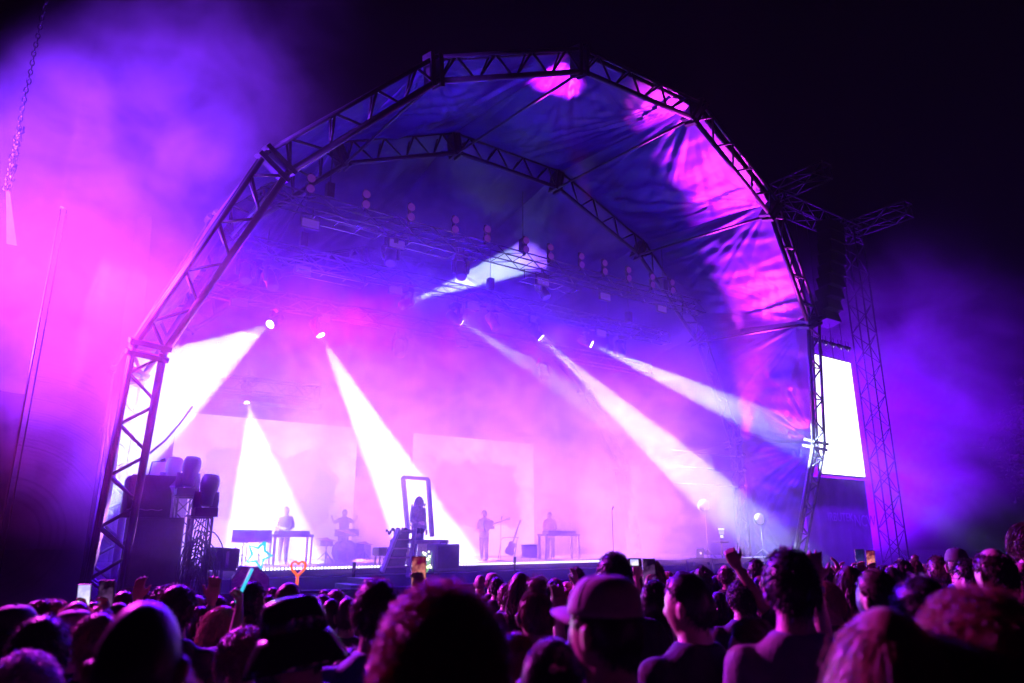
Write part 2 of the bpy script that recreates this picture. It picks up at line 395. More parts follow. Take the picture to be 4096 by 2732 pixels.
for (u0, u1, label, inner, pink, k) in ((2.45, 8.35, 'left video wall glowing near white behind the keyboard table', (.46, .36, 1.), (1., .62, .98), 1.),
                                        (10.55, 16.1, 'right video wall with pink clouds behind the guitarist', (.50, .06, .95), (1., .52, .98), 2.3)):
    t = thing('video_wall', label, 'video screen', ((u0 + u1) / 2, 7.0, 1.27), 0, 'video walls at the back of the stage')
    W_, H_ = u1 - u0, 4.42
    MB().box((0, .10, H_ / 2), (W_ + .04, .16, H_ + .04)).build('cabinet', MT['blackmetal'], t, False, .01)
    MB().add([(-W_ / 2, 0, .02), (W_ / 2, 0, .02), (W_ / 2, 0, H_), (-W_ / 2, 0, H_)], [(0, 1, 2, 3)]).build('display', cloud_screen(W_, H_, inner, pink, k), t)
# side screen beside the arch
M_WHITE = glow('white_display', (1, .97, 1), 2.2)
t = thing('side_screen', 'tall blown out white screen hanging right of the arch', 'video screen', (27.1, 1.0, 4.6))
MB().box((1.72, .09, 2.7), (3.5, .16, 5.46)).build('cabinet', MT['blackmetal'], t, False, .02)
MB().add([(0, 0, .02), (3.44, 0, .02), (3.44, 0, 5.38), (0, 0, 5.38)], [(0, 1, 2, 3)]).build('display', M_WHITE, t)
for k in range(4): MB().tube([(.4 + k * .9, .1, 5.4), (.4 + k * .9, .1, 12.3)], .012, 5).build('hanging_cable', MT['steel'], t)
for k in range(5):     # little lamps on the bar above the side screen
    l = thing('screen_lamp', 'small purple lamp on the bar just above the white side screen', 'lamp', (27.4 + k * .62, .7, 10.55), 0, 'lamps above the side screen')
    l['label'] = 'small purple lamp on the bar just above the white side screen'
    MB().lathe([(.05, -.16), (.09, -.1), (.11, .1), (.12, .14)], (0, 0, 0), (.2, -.6, -.5), 10).build('can', MT['chrome'], l, True)
    MB().tube([(-.12, 0, 0), (-.12, 0, .3), (.12, 0, .3), (.12, 0, 0)], .012, 5).build('bracket', MT['steel'], l)
# banner with pale lettering under the side screen
t = thing('scrim_banner', 'purple mesh banner with faint pale lettering below the side screen', 'banner', (26.2, 1.4, 0))
q = MB(); nu, nv = 40, 10
q.add([(4.9 * k / nu, .03 * math.sin(k * .9), 4.5 * j / nv) for j in range(nv + 1) for k in range(nu + 1)],
      [(j * (nu + 1) + k, j * (nu + 1) + k + 1, (j + 1) * (nu + 1) + k + 1, (j + 1) * (nu + 1) + k) for j in range(nv) for k in range(nu)])
q.build('mesh_sheet', MT['scrim'], t, True)
def letters(txt, size, loc, m, parent, rot=(R(90), 0, 0), ext=.004, name='lettering'):
    c = bpy.data.curves.new(name, 'FONT'); c.body = txt; c.size = size; c.extrude = ext; c.align_x = 'LEFT'
    o = bpy.data.objects.new(name, c); COL.objects.link(o); dg = bpy.context.evaluated_depsgraph_get()
    me = bpy.data.meshes.new_from_object(o.evaluated_get(dg)); bpy.data.objects.remove(o); bpy.data.curves.remove(c)
    me.materials.clear(); me.materials.append(m); o = bpy.data.objects.new(name, me); COL.objects.link(o)
    o.location = loc; o.rotation_euler = rot; o.parent = parent; return o
MT['print'] = mat('banner_print', (.15, .13, .19), .8, 0, .3, 3)
letters('IRBUTEK', .52, (1.5, -.05, 2.65), MT['print'], t); letters('NCW', .72, (3.55, -.05, 2.45), MT['print'], t)

# ------------------------------------------------------------------ sound tower right of the arch
t = thing('sound_tower', 'dark lattice tower with cantilever arms beyond the right side of the arch', 'tower', (32.2, 1.0, 0))
for nm, a, b_, sd in (('mast', (0, 0, 0), (0, 0, 17.2), .8), ('cross_beam', (-6.2, 0, 17.1), (.4, 0, 17.1), .75), ('arm', (0, .4, 17.3), (0, -3.0, 17.3), .7), ('arm', (-5.7, .4, 17.9), (-5.7, -2.3, 17.9), .7)):
    h = bpy.data.objects.new(nm, None); COL.objects.link(h); h.parent = t
    box_truss(h, a, b_, sd, .04, .8, MT['steel'], (0, 1, 0) if nm != 'mast' else (0, 0, 1))
t = thing('line_array', 'black curved column of loudspeakers hanging behind the right of the arch', 'loudspeaker', (29.2, .4, 10.9))
for k in range(9):
    a = -.05 * k; rot = M3.Rotation(a * .6, 3, 'X')
    MB().box((0, .012 * k * k, 5.5 - k * .55), (1.25, .7, .52), rot).build('cabinet', MT['cab'], t, False, .02)
MB().tube([(0, .1, 5.7), (0, .1, 6.2)], .05, 6).build('hoist', MT['steel'], t)

# ------------------------------------------------------------------ lighting trusses
def rig(u0, u1, v, z, label, side=.45):
    t = thing('lighting_truss', label, 'lighting truss', (u0, v, z), 0, 'trusses of the lighting rig')
    L = u1 - u0
    box_truss(t, (0, 0, 0), (L, 0, 0), side, .026, .6)
    for k in range(3):
        x = L * (.12 + .38 * k)
        MB().tube([(x, 0, side / 2), (x, 0, max(.6, 13.6 - z))], .012, 5).build('hoist_chain', MT['steel'], t)
        MB().box((x, 0, side / 2 + .35), (.22, .22, .45)).build('hoist_motor', MT['blackmetal'], t, False, .02)
rig(2.6, 20.6, 1.5, 10.95, 'nearest and highest lighting truss, carrying round twin lamps')
rig(2.6, 20.6, 3.5, 10.15, 'middle lighting truss, holding the beams over centre and right')
rig(1.8, 21.0, 5.0, 9.15, 'rear lighting truss above the left video wall')
t = thing('lighting_truss', 'short low truss with a dark cover above the left video wall', 'lighting truss', (2.9, 4.5, 6.25), 0, 'trusses of the lighting rig')
box_truss(t, (0, 0, 0), (3.0, 0, 0), .4, .024, .45, MT['blackmetal'])
MB().box((1.45, 0, -.42), (3.3, .5, .16)).build('cover', MT['blackmetal'], t, False, .02)
MB().box((1.45, -.05, -.28), (3.1, .3, .05)).build('rail', MT['alu'], t)

M_LENS = glow('beam_lens', (.85, .92, 1.), 30); M_DARKLENS = mat('dark_lens', (.12, .1, .14), .1, 0, .1, 10)
def head_profile(s): return [(.02 * s, -.34 * s), (.11 * s, -.33 * s), (.155 * s, -.26 * s), (.165 * s, -.08 * s), (.14 * s, 0), (.15 * s, .06 * s), (.155 * s, .20 * s), (.135 * s, .255 * s)]
def moving_head(lens, d, label, s=1., hang=True, lit=None, group='moving head lamps of the rig'):
    """lens: stage point at the middle of the lens, d: where it points (stage vector)"""
    d = V(d).normalized(); lens = V(lens); c = lens - d * .262 * s
    up = 1 if hang else -1
    t = thing('moving_head_lamp', label, 'moving light', tuple(c), 0, group)
    side = d.cross(V((0, 0, 1)))
    if side.length < .05: side = V((1, 0, 0))
    side.normalize()
    MB().lathe(head_profile(s), (0, 0, 0), d, 20).build('lamp_head', MT['plastic'], t, True)
    MB().lathe([(.128 * s, .254 * s), (.128 * s, .262 * s)], (0, 0, 0), d, 20).build('lens', lit or M_DARKLENS, t)
    for sg in (-1, 1):
        MB().tube([side * .19 * s * sg + V((0, 0, -.06 * s * up)), side * .2 * s * sg + V((0, 0, .28 * s * up)), side * .1 * s * sg + V((0, 0, .36 * s * up))], [.05 * s, .06 * s, .06 * s], 8).build('yoke_arm', MT['plastic'], t, True)
    rot = M3((side, V((0, 0, 1)).cross(side), V((0, 0, 1)))).transposed()
    MB().box((0, 0, .43 * s * up), (.36 * s, .30 * s, .16 * s), rot).build('base', MT['plastic'], t, False, .015)
    if hang:
        for sg in (-1, 1): MB().tube([side * .1 * sg + V((0, 0, .5 * s)), side * .1 * sg + V((0, 0, .72 * s))], .025, 6).build('clamp', MT['alu'], t)
    return t
BEAMS = [  # lens (stage), target (stage), power, cone, what it looks like
    ((4.41, 5.0, 8.34), (.79, 3.0, 5.05), 3.0e6, 21, 'brightest beam lamp, throwing a broad white shaft down left to the arch leg'),
    ((6.05, 5.0, 8.25), (8.44, 3.3, 3.16), 2.0e6, 15, 'beam lamp above the left video wall, shaft slanting down right to the riser'),
    ((8.50, 3.5, 9.47), (17.5, 7.0, 14.9), 1.3e6, 10, 'only beam lamp pointing upward, its shaft fraying in smoke'),
    ((10.40, 3.5, 9.10), (16.1, 4.0, 7.2), 1.6e5, 9, 'beam lamp with the faintest lavender shaft, right of the upward one'),
    ((13.88, 3.5, 9.10), (21.25, -.6, 1.35), 1.3e6, 11, 'beam lamp with the longest shaft, down right to the flight case'),
    ((16.37, 3.5, 9.24), (22.2, -1.5, 5.35), 9e5, 10, 'rightmost lit beam lamp, shaft hitting the draped side wall'),
    ((3.88, 4.5, 5.75), (4.75, 4.1, 1.6), 2.0e6, 26, 'beam lamp under the low truss, pouring white light on the keyboards')]
for a, b_, p, c, lab in BEAMS:
    d = V(b_) - V(a)
    moving_head(a, d, lab, 1., True, M_LENS, 'lit beam lamps')
    pa = T(*a) + Td(*(d.normalized() * .10))
    spot('beam', pa, T(*b_), p, WHITE, c * (1.35 if c > 18 else 1.1), 1. if c > 18 else .6, .06)
# unlit moving heads hanging from the trusses
UNLIT = [((3.2, 3.5, 9.05), 'unlit moving head at the left end of the middle truss'), ((4.0, 3.5, 9.0), 'unlit moving head, second from the left on the middle truss'),
         ((6.75, 1.5, 9.75), 'large dark moving head hanging in front of the upper rig, left of centre'), ((18.0, 3.5, 9.0), 'dark moving head near the right end of the rig, with a lit dot'),
         ((11.9, 3.5, 9.1), 'unlit moving head between the faint beam and the long beam'), ((15.2, 5.0, 8.0), 'unlit moving head on the rear truss, right of centre'),
         ((9.2, 1.5, 9.85), 'dark moving head hanging beside the glittering truss frame'), ((12.6, 1.5, 9.85), 'unlit moving head on the high truss above the upward beam'),
         ((8.9, 5.0, 8.0), 'unlit moving head on the rear truss, below the upward beam')]
for k, (p, lab) in enumerate(UNLIT): moving_head(p, (.3 * math.sin(k * 2.), -.5, -1), lab, 1.15, True)
# twin round audience lamps on the nearest truss
M_BLIND = glow('dim_blinder', (.45, .06, 1.), .16)
for k, u in enumerate((4.1, 5.75, 7.2, 8.75, 9.95, 11.5, 12.55, 13.95, 15.05, 16.25, 17.5, 18.6)):
    t = thing('twin_audience_lamp', 'pair of round purple lamps on the nearest truss, ' + ('at its left end', 'second pair from the left', 'third pair from the left', 'fourth pair from the left', 'fifth pair from the left',
              'in the smoke of the upward beam', 'right end of the upward beam', 'just right of the upward beam', 'fifth pair from the right', 'third pair from the right', 'second pair from the right', 'at its right end')[k], 'stage lamp', (u, 1.18, 11.42), 0, 'twin audience lamps')
    for z in (.16, -.16):
        hh = MB().lathe([(.05, -.16), (.11, -.1), (.13, 0)], (0, 0, z), (0, -1, -.15), 14).build('lamp_can', MT['blackmetal'], t, True)
        MB().lathe([(.118, .004), (.118, .012)], (0, 0, z), (0, -1, -.15), 14).build('lamp_face', M_BLIND, t)
    MB().box((0, .12, 0), (.06, .1, .7)).build('mounting_bar', MT['blackmetal'], t)
# shiny pipe ladders slung under the trusses
for (u, v, z, L, lab) in ((7.25, 1.15, 10.45, 2.3, 'shiny pipe ladder catching the light left of the upward beam'), (4.3, 1.15, 10.5, 2.0, 'dimmer pipe ladder under the left end of the nearest truss'), (11.6, 1.15, 10.3, 2.2, 'pipe ladder right of the upward beam'), (4.6, 3.2, 9.65, 2.2, 'pipe ladder under the middle truss at left')):
    t = thing('pipe_ladder', lab, 'pipe frame', (u, v, z), 0, 'pipe ladders under the trusses')
    for y in (0, .55): MB().tube([(0, y, 0), (L, y, 0)], .02, 6).build('rail', MT['chrome'], t, True)
    for k in range(4): MB().tube([(L * k / 3, 0, 0), (L * k / 3, .55, 0)], .018, 6).build('rung', MT['chrome'], t, True)
    for k in (0, 3): MB().tube([(L * k / 3, .27, 0), (L * k / 3, .27, .35)], .014, 6).build('hanger', MT['steel'], t, True)
# oblong strobe panels
M_STROBE = glow('strobe_face', (.36, .12, 1.), .22)
PAN = [((4.27, 1.45, 10.36), 'nearest truss, at its left end'), ((6.91, 1.45, 10.40), 'nearest truss, above the upward beam lamp'), ((12.41, 1.45, 10.39), 'nearest truss, right of the upward beam'), ((15.27, 1.45, 10.41), 'nearest truss, fourth from the left'), ((18.23, 1.45, 10.5), 'nearest truss, at its right end'),
       ((4.81, 3.45, 9.75), 'middle truss, second from the left'), ((7.91, 3.45, 9.73), 'middle truss, just left of the upward beam lamp'), ((10.87, 3.45, 9.77), 'middle truss, above the faint lavender beam'), ((13.60, 3.45, 9.74), 'middle truss, above the longest beam'), ((16.85, 3.45, 9.77), 'middle truss, above the rightmost beam'),
       ((3.43, 4.95, 8.85), 'rear truss, above the broad left beam'), ((6.06, 4.95, 8.83), 'rear truss, right above the second beam lamp'), ((9.05, 4.95, 8.84), 'rear truss, lowest of the middle ones'), ((11.36, 4.95, 8.84), 'rear truss, below the faint lavender beam')]
for p, lab in PAN:
    t = thing('strobe_panel', 'dim oblong lavender strobe panel on the ' + lab, 'stage lamp', p, 0, 'oblong strobe panels')
    MB().box((0, .06, 0), (.52, .11, .28)).build('housing', MT['blackmetal'], t, False, .012)
    MB().add([(-.24, -.004, -.12), (.24, -.004, -.12), (.24, -.004, .12), (-.24, -.004, .12)], [(0, 1, 2, 3)]).build('lamp_face', M_STROBE, t)
    MB().tube([(-.27, .06, 0), (-.27, .06, .3), (.27, .06, .3), (.27, .06, 0)], .014, 5).build('bracket', MT['blackmetal'], t)

# ------------------------------------------------------------------ things left of the arch
t = thing('hanging_chain', 'bright glinting hoist chain hanging in the pink smoke at far left', 'chain', (-2.4, -1.2, 0))
q = MB()
for k in range(54):
    z = 8.3 + k * .105; a = (k % 2) * 1.57; j = rnd.uniform(-.012, .012)
    pts = [(math.cos(a) * .035 * math.cos(s_) + j, math.sin(a) * .035 * math.cos(s_), z + .07 * math.sin(s_)) for s_ in [2 * math.pi * i / 8 for i in range(9)]]
    q.tube(pts, .012, 5)
q.build('links', MT['chrome'], t, True)
q = MB()
for k in range(26):
    z = 8.25 + k * .05; q.tube([(.05 + rnd.uniform(-.03, .03), rnd.uniform(-.03, .03), z), (.06 + rnd.uniform(-.04, .04), rnd.uniform(-.03, .03), z + .12)], .018, 5)
q.build('chain_bag', MT['chrome'], t, True)
MB().add([(.0, 0, 8.3), (.05, 0, 8.3), (.34, 0, 7.2), (.18, 0, 7.2), (.0, .02, 8.3), (.05, .02, 8.3), (.34, .02, 7.2), (.18, .02, 7.2)], [(0, 1, 2, 3), (7, 6, 5, 4), (0, 3, 7, 4), (1, 5, 6, 2), (3, 2, 6, 7)]).build('sling', MT['strap'], t)
t = thing('thin_mast', 'thin pale pole standing in the smoke left of the stage', 'pole', (-1.5, -1.0, 0))
MB().tube([(0, 0, 0), (0, 0, 8.2)], .022, 6).build('pole', MT['alu'], t, True); MB().tube([(.1, 0, 0), (.1, 0, 8.2), (0, 0, 8.25)], .014, 6).build('guy_line', MT['alu'], t, True)
t = thing('scrim_wall', 'tall dark mesh-covered scaffold wing left of the arch', 'scaffold', (-8.4, 1.6, 0))
q = MB(); nu, nv = 60, 14
q.add([(6.9 * k / nu, .05 * math.sin(k * 1.1), (5.6 - .5 * k / nu) * j / nv - .2) for j in range(nv + 1) for k in range(nu + 1)],
      [(j * (nu + 1) + k, j * (nu + 1) + k + 1, (j + 1) * (nu + 1) + k + 1, (j + 1) * (nu + 1) + k) for j in range(nv) for k in range(nu)])
q.build('mesh_sheet', MT['wing'], t, True)
for x in (0, 2.3, 4.6, 6.9): MB().tube([(x, .12, 0), (x, .12, 4.7)], .03, 6).build('upright', MT['steel'], t)
for z in (2.2, 4.4): MB().tube([(0, .12, z), (6.9, .12, z)], .03, 6).build('rail', MT['steel'], t)

# ------------------------------------------------------------------ far tree at the right edge
def tree(loc, h, label, seed):
    r_ = random.Random(seed); t = thing('broadleaf_tree', label, 'tree', loc, 0, None, False)
    q = MB(); q.tube([(0, 0, 0), (.1, 0, h * .3), (-.1, .1, h * .62), (0, 0, h * .9)], [.42, .34, .2, .05], 9)
    tips = []
    for k in range(16):
        z0 = h * r_.uniform(.2, .75); a = r_.uniform(0, 6.28); L = h * r_.uniform(.22, .42) * (1.15 - z0 / h)
        e = V((math.cos(a) * L, math.sin(a) * L, z0 + L * r_.uniform(.2, .8))); q.tube([(0, 0, z0), V((0, 0, z0)).lerp(e, .5) + V((0, 0, .1 * L)), e], [.13, .08, .03], 6); tips += [e, V((0, 0, z0)).lerp(e, .6)]
    q.build('trunk', MT['bark'], t, True)
    q = MB()
    for e in tips + [V((0, 0, h * .95))]:
        for k in range(150):
            d = V((r_.gauss(0, 1), r_.gauss(0, 1), r_.gauss(0, .75))); p = e + d * h * .075; a = V((r_.gauss(0, 1), r_.gauss(0, 1), r_.gauss(0, 1))).normalized(); b_ = a.orthogonal().normalized(); s_ = r_.uniform(.12, .26)
            q.add([p, p + (a + b_ * .45) * s_, p + a * 2 * s_, p + (a - b_ * .45) * s_], [(0, 1, 2, 3)])
    q.build('crown', MT['leafy'], t)
tree((34.5, 44.0, 0), 11.8, 'dark broadleaf tree at the right edge of the field', 3)
tree((41.0, 50.0, 0), 10.5, 'lower dark tree right of the other one, mostly out of frame', 5)

# ------------------------------------------------------------------ haze and smoke
def volume_mat(name, dens, col, noise=None, aniso=.25, fall=.28):
    m = bpy.data.materials.new(name); m.use_nodes = True; t = m.node_tree; N_ = t.nodes; Lk = t.links.new
    N_.remove(N_['Principled BSDF']); pv = N_.new('ShaderNodeVolumePrincipled')
    pv.inputs['Color'].default_value = (*col, 1); pv.inputs['Anisotropy'].default_value = aniso; pv.inputs['Density'].default_value = dens
    Lk(pv.outputs[0], N_['Material Output'].inputs['Volume'])
    if noise:
        sc, lo, hi, warp, zf, sd, base = noise
        tc = N_.new('ShaderNodeTexCoord'); mp = N_.new('ShaderNodeMapping'); mp.inputs['Location'].default_value = (sd, sd * 2, 0); mp.inputs['Scale'].default_value = (1, 1, zf)
        n = N_.new('ShaderNodeTexNoise'); n.inputs['Scale'].default_value = sc; n.inputs['Detail'].default_value = 5; n.inputs['Distortion'].default_value = warp; n.inputs['Roughness'].default_value = .55
        Lk(tc.outputs['Object'], mp.inputs[0]); Lk(mp.outputs[0], n.inputs['Vector'])
        mr = N_.new('ShaderNodeMapRange'); mr.interpolation_type = 'SMOOTHSTEP'; mr.inputs[1].default_value = lo; mr.inputs[2].default_value = hi; mr.inputs[3].default_value = base; mr.inputs[4].default_value = 1
        Lk(n.outputs[0], mr.inputs[0])
        sp = N_.new('ShaderNodeSeparateXYZ'); Lk(tc.outputs['Generated'], sp.inputs[0]); last = mr.outputs[0]
        for i in range(3):
            a = N_.new('ShaderNodeMath'); a.operation = 'SUBTRACT'; a.inputs[0].default_value = 1; Lk(sp.outputs[i], a.inputs[1])
            b_ = N_.new('ShaderNodeMath'); b_.operation = 'MINIMUM'; Lk(sp.outputs[i], b_.inputs[0]); Lk(a.outputs[0], b_.inputs[1])
            c = N_.new('ShaderNodeMapRange'); c.interpolation_type = 'SMOOTHSTEP'; c.inputs[1].default_value = 0; c.inputs[2].default_value = fall; Lk(b_.outputs[0], c.inputs[0])
            e = N_.new('ShaderNodeMath'); e.operation = 'MULTIPLY'; Lk(last, e.inputs[0]); Lk(c.outputs[0], e.inputs[1]); last = e.outputs[0]
        e = N_.new('ShaderNodeMath'); e.operation = 'MULTIPLY'; e.inputs[1].default_value = dens; Lk(last, e.inputs[0]); Lk(e.outputs[0], pv.inputs['Density'])
    return m
def smoke(name, label, lo, hi, dens, noise, fall=.28):
    c = [(a + b_) / 2 for a, b_ in zip(lo, hi)]; d = [b_ - a for a, b_ in zip(lo, hi)]
    o = MB().box((0, 0, 0), d).build(name, volume_mat(name, dens, (.96, .95, 1.), noise, .25, fall))
    o.location = T(*c); o.rotation_euler = (0, 0, PHI); tag(o, label, name.replace('_', ' '), None, 'stuff'); return o
o = MB().box((6, 34, 9.4), (140, 130, 20.8)).build('haze', volume_mat('haze', .00017, (.95, .95, 1.)))
tag(o, 'thin purple haze filling the night air over field and stage', 'haze', None, 'stuff')
smoke('stage_smoke', 'drifting pink and violet smoke under the arched roof', (-1.5, -6.0, -1.5), (23.8, 8.6, 11.0), .038, (.34, .38, .66, .6, 1.3, 3., .35))
smoke('stage_fog', 'dense pink ground fog swallowing the band on the stage', (-.6, -1.2, .3), (19.8, 7.5, 7.8), .30, (.60, .42, .59, 1.3, 1.2, 5., .16), .17)
smoke('beam_smoke', 'ragged smoke lit by the upward beam', (6.9, 1.9, 7.6), (15.6, 6.9, 14.0), .26, (.8, .40, .62, 1.3, 1., 2., .32), .17)
smoke('side_smoke', 'thick magenta smoke rolling past the left of the arch', (-20, -6., -3), (4.5, 15, 20), .10, (.34, .42, .60, 1.4, 1.1, 9., .08))
smoke('smoke_bank', 'violet smoke drifting out beyond the right of the arch', (24.2, -6, -2), (56, 16, 17), .05, (.17, .42, .62, 1.1, 1.2, 21., .12))
# ------------------------------------------------------------------ people: bodies, clothes, hair
TH = R(15.5); FPX = 1624.5
def RAY(px, py):          # direction through a point of the 2351 px wide photograph
    a = (px - 1175.5) / FPX; b_ = -(py - 784) / FPX
    return V((a, math.cos(TH) - b_ * math.sin(TH), math.sin(TH) + b_ * math.cos(TH)))
def AT(px, py, v):        # stage coordinates of that point on the upright plane v
    d = RAY(px, py); q = V((0, 0, 1.95)); t_ = (ORG + VV * v - q).dot(VV) / d.dot(VV); p = q + d * t_ - ORG
    return (p.dot(UU), v, p.z)
def ATY(px, py, dist):    # world point at that horizontal distance
    d = RAY(px, py); k = dist / math.hypot(d.x, d.y); return V((0, 0, 1.95)) + d * k
def GZ(y): return -.022 * min(max(y - 2, 0), 12)

SKIN = [mat('skin_light', (.40, .26, .20), .5, 0, .08, 9, .1, bscale=90), mat('skin_tan', (.29, .17, .12), .5, 0, .08, 9, .1, bscale=90), mat('skin_dark', (.13, .075, .05), .48, 0, .08, 9, .1, bscale=90)]
def hair_mat(name, c, rough=.42):
    m, t, b = new_mat(name); b.inputs['Roughness'].default_value = rough; b.inputs['Specular IOR Level'].default_value = .55
    tc = t.nodes.new('ShaderNodeTexCoord'); n = t.nodes.new('ShaderNodeTexNoise'); n.inputs['Scale'].default_value = 60
    rp = t.nodes.new('ShaderNodeValToRGB'); rp.color_ramp.elements[0].color = (*[x * .6 for x in c], 1); rp.color_ramp.elements[1].color = (*[min(1, x * 1.4) for x in c], 1)
    t.links.new(tc.outputs['Object'], n.inputs['Vector']); t.links.new(n.outputs[0], rp.inputs[0]); t.links.new(rp.outputs[0], b.inputs['Base Color'])
    tr = t.nodes.new('ShaderNodeBsdfTranslucent'); t.links.new(rp.outputs[0], tr.inputs[0]); mx = t.nodes.new('ShaderNodeMixShader'); mx.inputs[0].default_value = .25
    out = t.nodes['Material Output']; t.links.new(b.outputs[0], mx.inputs[1]); t.links.new(tr.outputs[0], mx.inputs[2]); t.links.new(mx.outputs[0], out.inputs[0])
    return m
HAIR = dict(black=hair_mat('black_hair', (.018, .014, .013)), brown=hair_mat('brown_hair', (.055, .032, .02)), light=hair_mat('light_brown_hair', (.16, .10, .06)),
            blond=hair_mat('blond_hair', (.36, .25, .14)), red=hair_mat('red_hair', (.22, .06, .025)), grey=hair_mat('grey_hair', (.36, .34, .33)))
CLOTH = dict(black=mat('black_jersey', (.012, .012, .014), .85, 0, .25, 14, .2), navy=mat('navy_cotton', (.02, .03, .075), .85, 0, .25, 14, .2), grey=mat('grey_cotton', (.16, .16, .18), .85, 0, .2, 14, .2),
             white=mat('white_cotton', (.62, .6, .6), .85, 0, .12, 14, .2), blue=mat('blue_cotton', (.05, .10, .28), .85, 0, .2, 14, .2), pale=mat('pale_cotton', (.36, .32, .40), .85, 0, .2, 14, .2), pink=mat('pink_cotton', (.45, .18, .25), .85, 0, .2, 14, .2),
             capdark=mat('dark_cap_twill', (.03, .03, .035), .8, 0, .2, 60, .2), capgrey=mat('grey_cap_twill', (.26, .24, .25), .8, 0, .15, 60, .2), vinyl=mat('shiny_vinyl', (.012, .012, .014), .16, 0, .1, 9, .08), denim=mat('denim', (.03, .04, .08), .85, 0, .3, 40, .2))
def ell_loft(q, rings, n=20):
    vs = []; fs = []
    for (cx_, cy_, cz_, rx, ry) in rings:
        for k in range(n):
            a = 2 * math.pi * k / n; vs.append((cx_ + rx * math.cos(a), cy_ + ry * math.sin(a), cz_))
    for i in range(len(rings) - 1):
        for k in range(n):
            k2 = (k + 1) % n; fs.append((i * n + k, i * n + k2, (i + 1) * n + k2, (i + 1) * n + k))
    fs.append(tuple(range(n - 1, -1, -1))); e = (len(rings) - 1) * n; fs.append(tuple(range(e, e + n)))
    q.add(vs, fs)
HC = V((0, .012, 1.632))           # centre of the head
HA = (.076, .096, .119)
def gs(x, s): return math.exp(-(x / s) ** 2)
def head_mesh(q, yaw, pitch):
    rot = M3.Rotation(yaw, 3, 'Z') @ M3.Rotation(-pitch, 3, 'X'); piv = V((0, -.01, 1.53))
    n, m_ = 44, 34; vs = []; fs = []
    for j in range(m_ + 1):
        th = math.pi * j / m_
        for k in range(n):
            a = 2 * math.pi * k / n; d = V((math.sin(th) * math.cos(a), math.sin(th) * math.sin(a), math.cos(th)))
            x, y, z = d; p = V((x * HA[0], y * HA[1], z * HA[2]))
            if z < 0: p.x *= 1 - .24 * min(1, -z * 1.1) ; p.y *= (1 - .10 * -z) if y > 0 else (1 - .42 * -z)
            if y > 0: p.y *= 1 - .06 * gs(x, .5)
            if y > 0:
                f_ = 0
                f_ += .024 * gs(x, .17) * gs(z + .20, .15) + .010 * gs(x, .12) * gs(z - .02, .16)      # nose
                f_ += .006 * gs(abs(x) - .3, .22) * gs(z - .24, .09)                                        # brow
                f_ -= .011 * gs(abs(x) - .37, .15) * gs(z - .07, .11)                                       # eye sockets
                f_ += .005 * gs(abs(x) - .37, .09) * gs(z - .06, .06)                                       # eyeballs under the lids
                f_ += .009 * gs(x, .24) * (gs(z + .45, .05) + gs(z + .56, .055)) - .004 * gs(x, .26) * gs(z + .50, .025)
                f_ += .013 * gs(x, .3) * gs(z + .84, .14) + .004 * gs(abs(x) - .55, .2) * gs(z + .16, .2)
                p.y += f_
            vs.append(rot @ (p + HC - piv) + piv)
    for j in range(m_):
        for k in range(n):
            k2 = (k + 1) % n; fs.append((j * n + k, (j + 1) * n + k, (j + 1) * n + k2, j * n + k2))
    q.add(vs, fs)
    for s_ in (-1, 1):
        e = MB(); e.ball((0, 0, 0), (.009, .021, .034), 12, 10); e.ball((s_ * .006, -.006, .012), (.008, .017, .02), 10, 8)
        r2 = M3.Rotation(s_ * .35, 3, 'Z')
        q.add([rot @ (r2 @ V(p) + V((s_ * .081, -.008, -.008)) + HC - piv) + piv for p in e.v], e.f)
def hand_mesh(q, wrist, d, palm_n, side, curl=.25, spread=1.):
    """d: direction of the fingers, palm_n: which way the palm faces"""
    d = V(d).normalized(); pn = V(palm_n); pn = (pn - d * pn.dot(d)).normalized(); sd = d.cross(pn) * side   # sd: towards the thumb
    w0 = V(wrist)
    rings = []
    q.tube([w0 - d * .02, w0 + d * .015, w0 + d * .05, w0 + d * .088], [.026, .028, .036, .034], 10, True, .5) if False else None
    for o_, rr in ((-.026, .019), (-.009, .0195), (.009, .0195), (.026, .019)):
        q.tube([w0 - d * .01 + sd * o_ * .6, w0 + d * .045 + sd * o_, w0 + d * .09 + sd * o_ * 1.06], [.019, rr, rr * .8], 8)
    for o_, L in ((.029, .070), (.010, .080), (-.010, .074), (-.028, .058)):
        b0 = w0 + d * .088 + sd * o_ * 1.06; a = 0; p = b0; pts = [b0 - d * .012, b0]; dd = (d + sd * o_ * 4.5 * spread).normalized()
        for s_, k in ((.44, .7), (.32, 1.), (.24, .8)):
            a += curl * k; p = p + (dd * math.cos(a) + pn * math.sin(a)) * L * s_; pts.append(p)
        q.tube(pts, [.0098, .0098, .0092, .0084, .0072], 8)
    b0 = w0 + d * .025 + sd * .024; t1 = (d * .55 + sd * .8 + pn * .25).normalized(); t2 = (d * .9 + sd * .3 + pn * (.2 + curl * .5)).normalized()
    q.tube([b0, b0 + t1 * .038, b0 + t1 * .038 + t2 * .032, b0 + t1 * .038 + t2 * .058], [.017, .0125, .0108, .0085], 8)
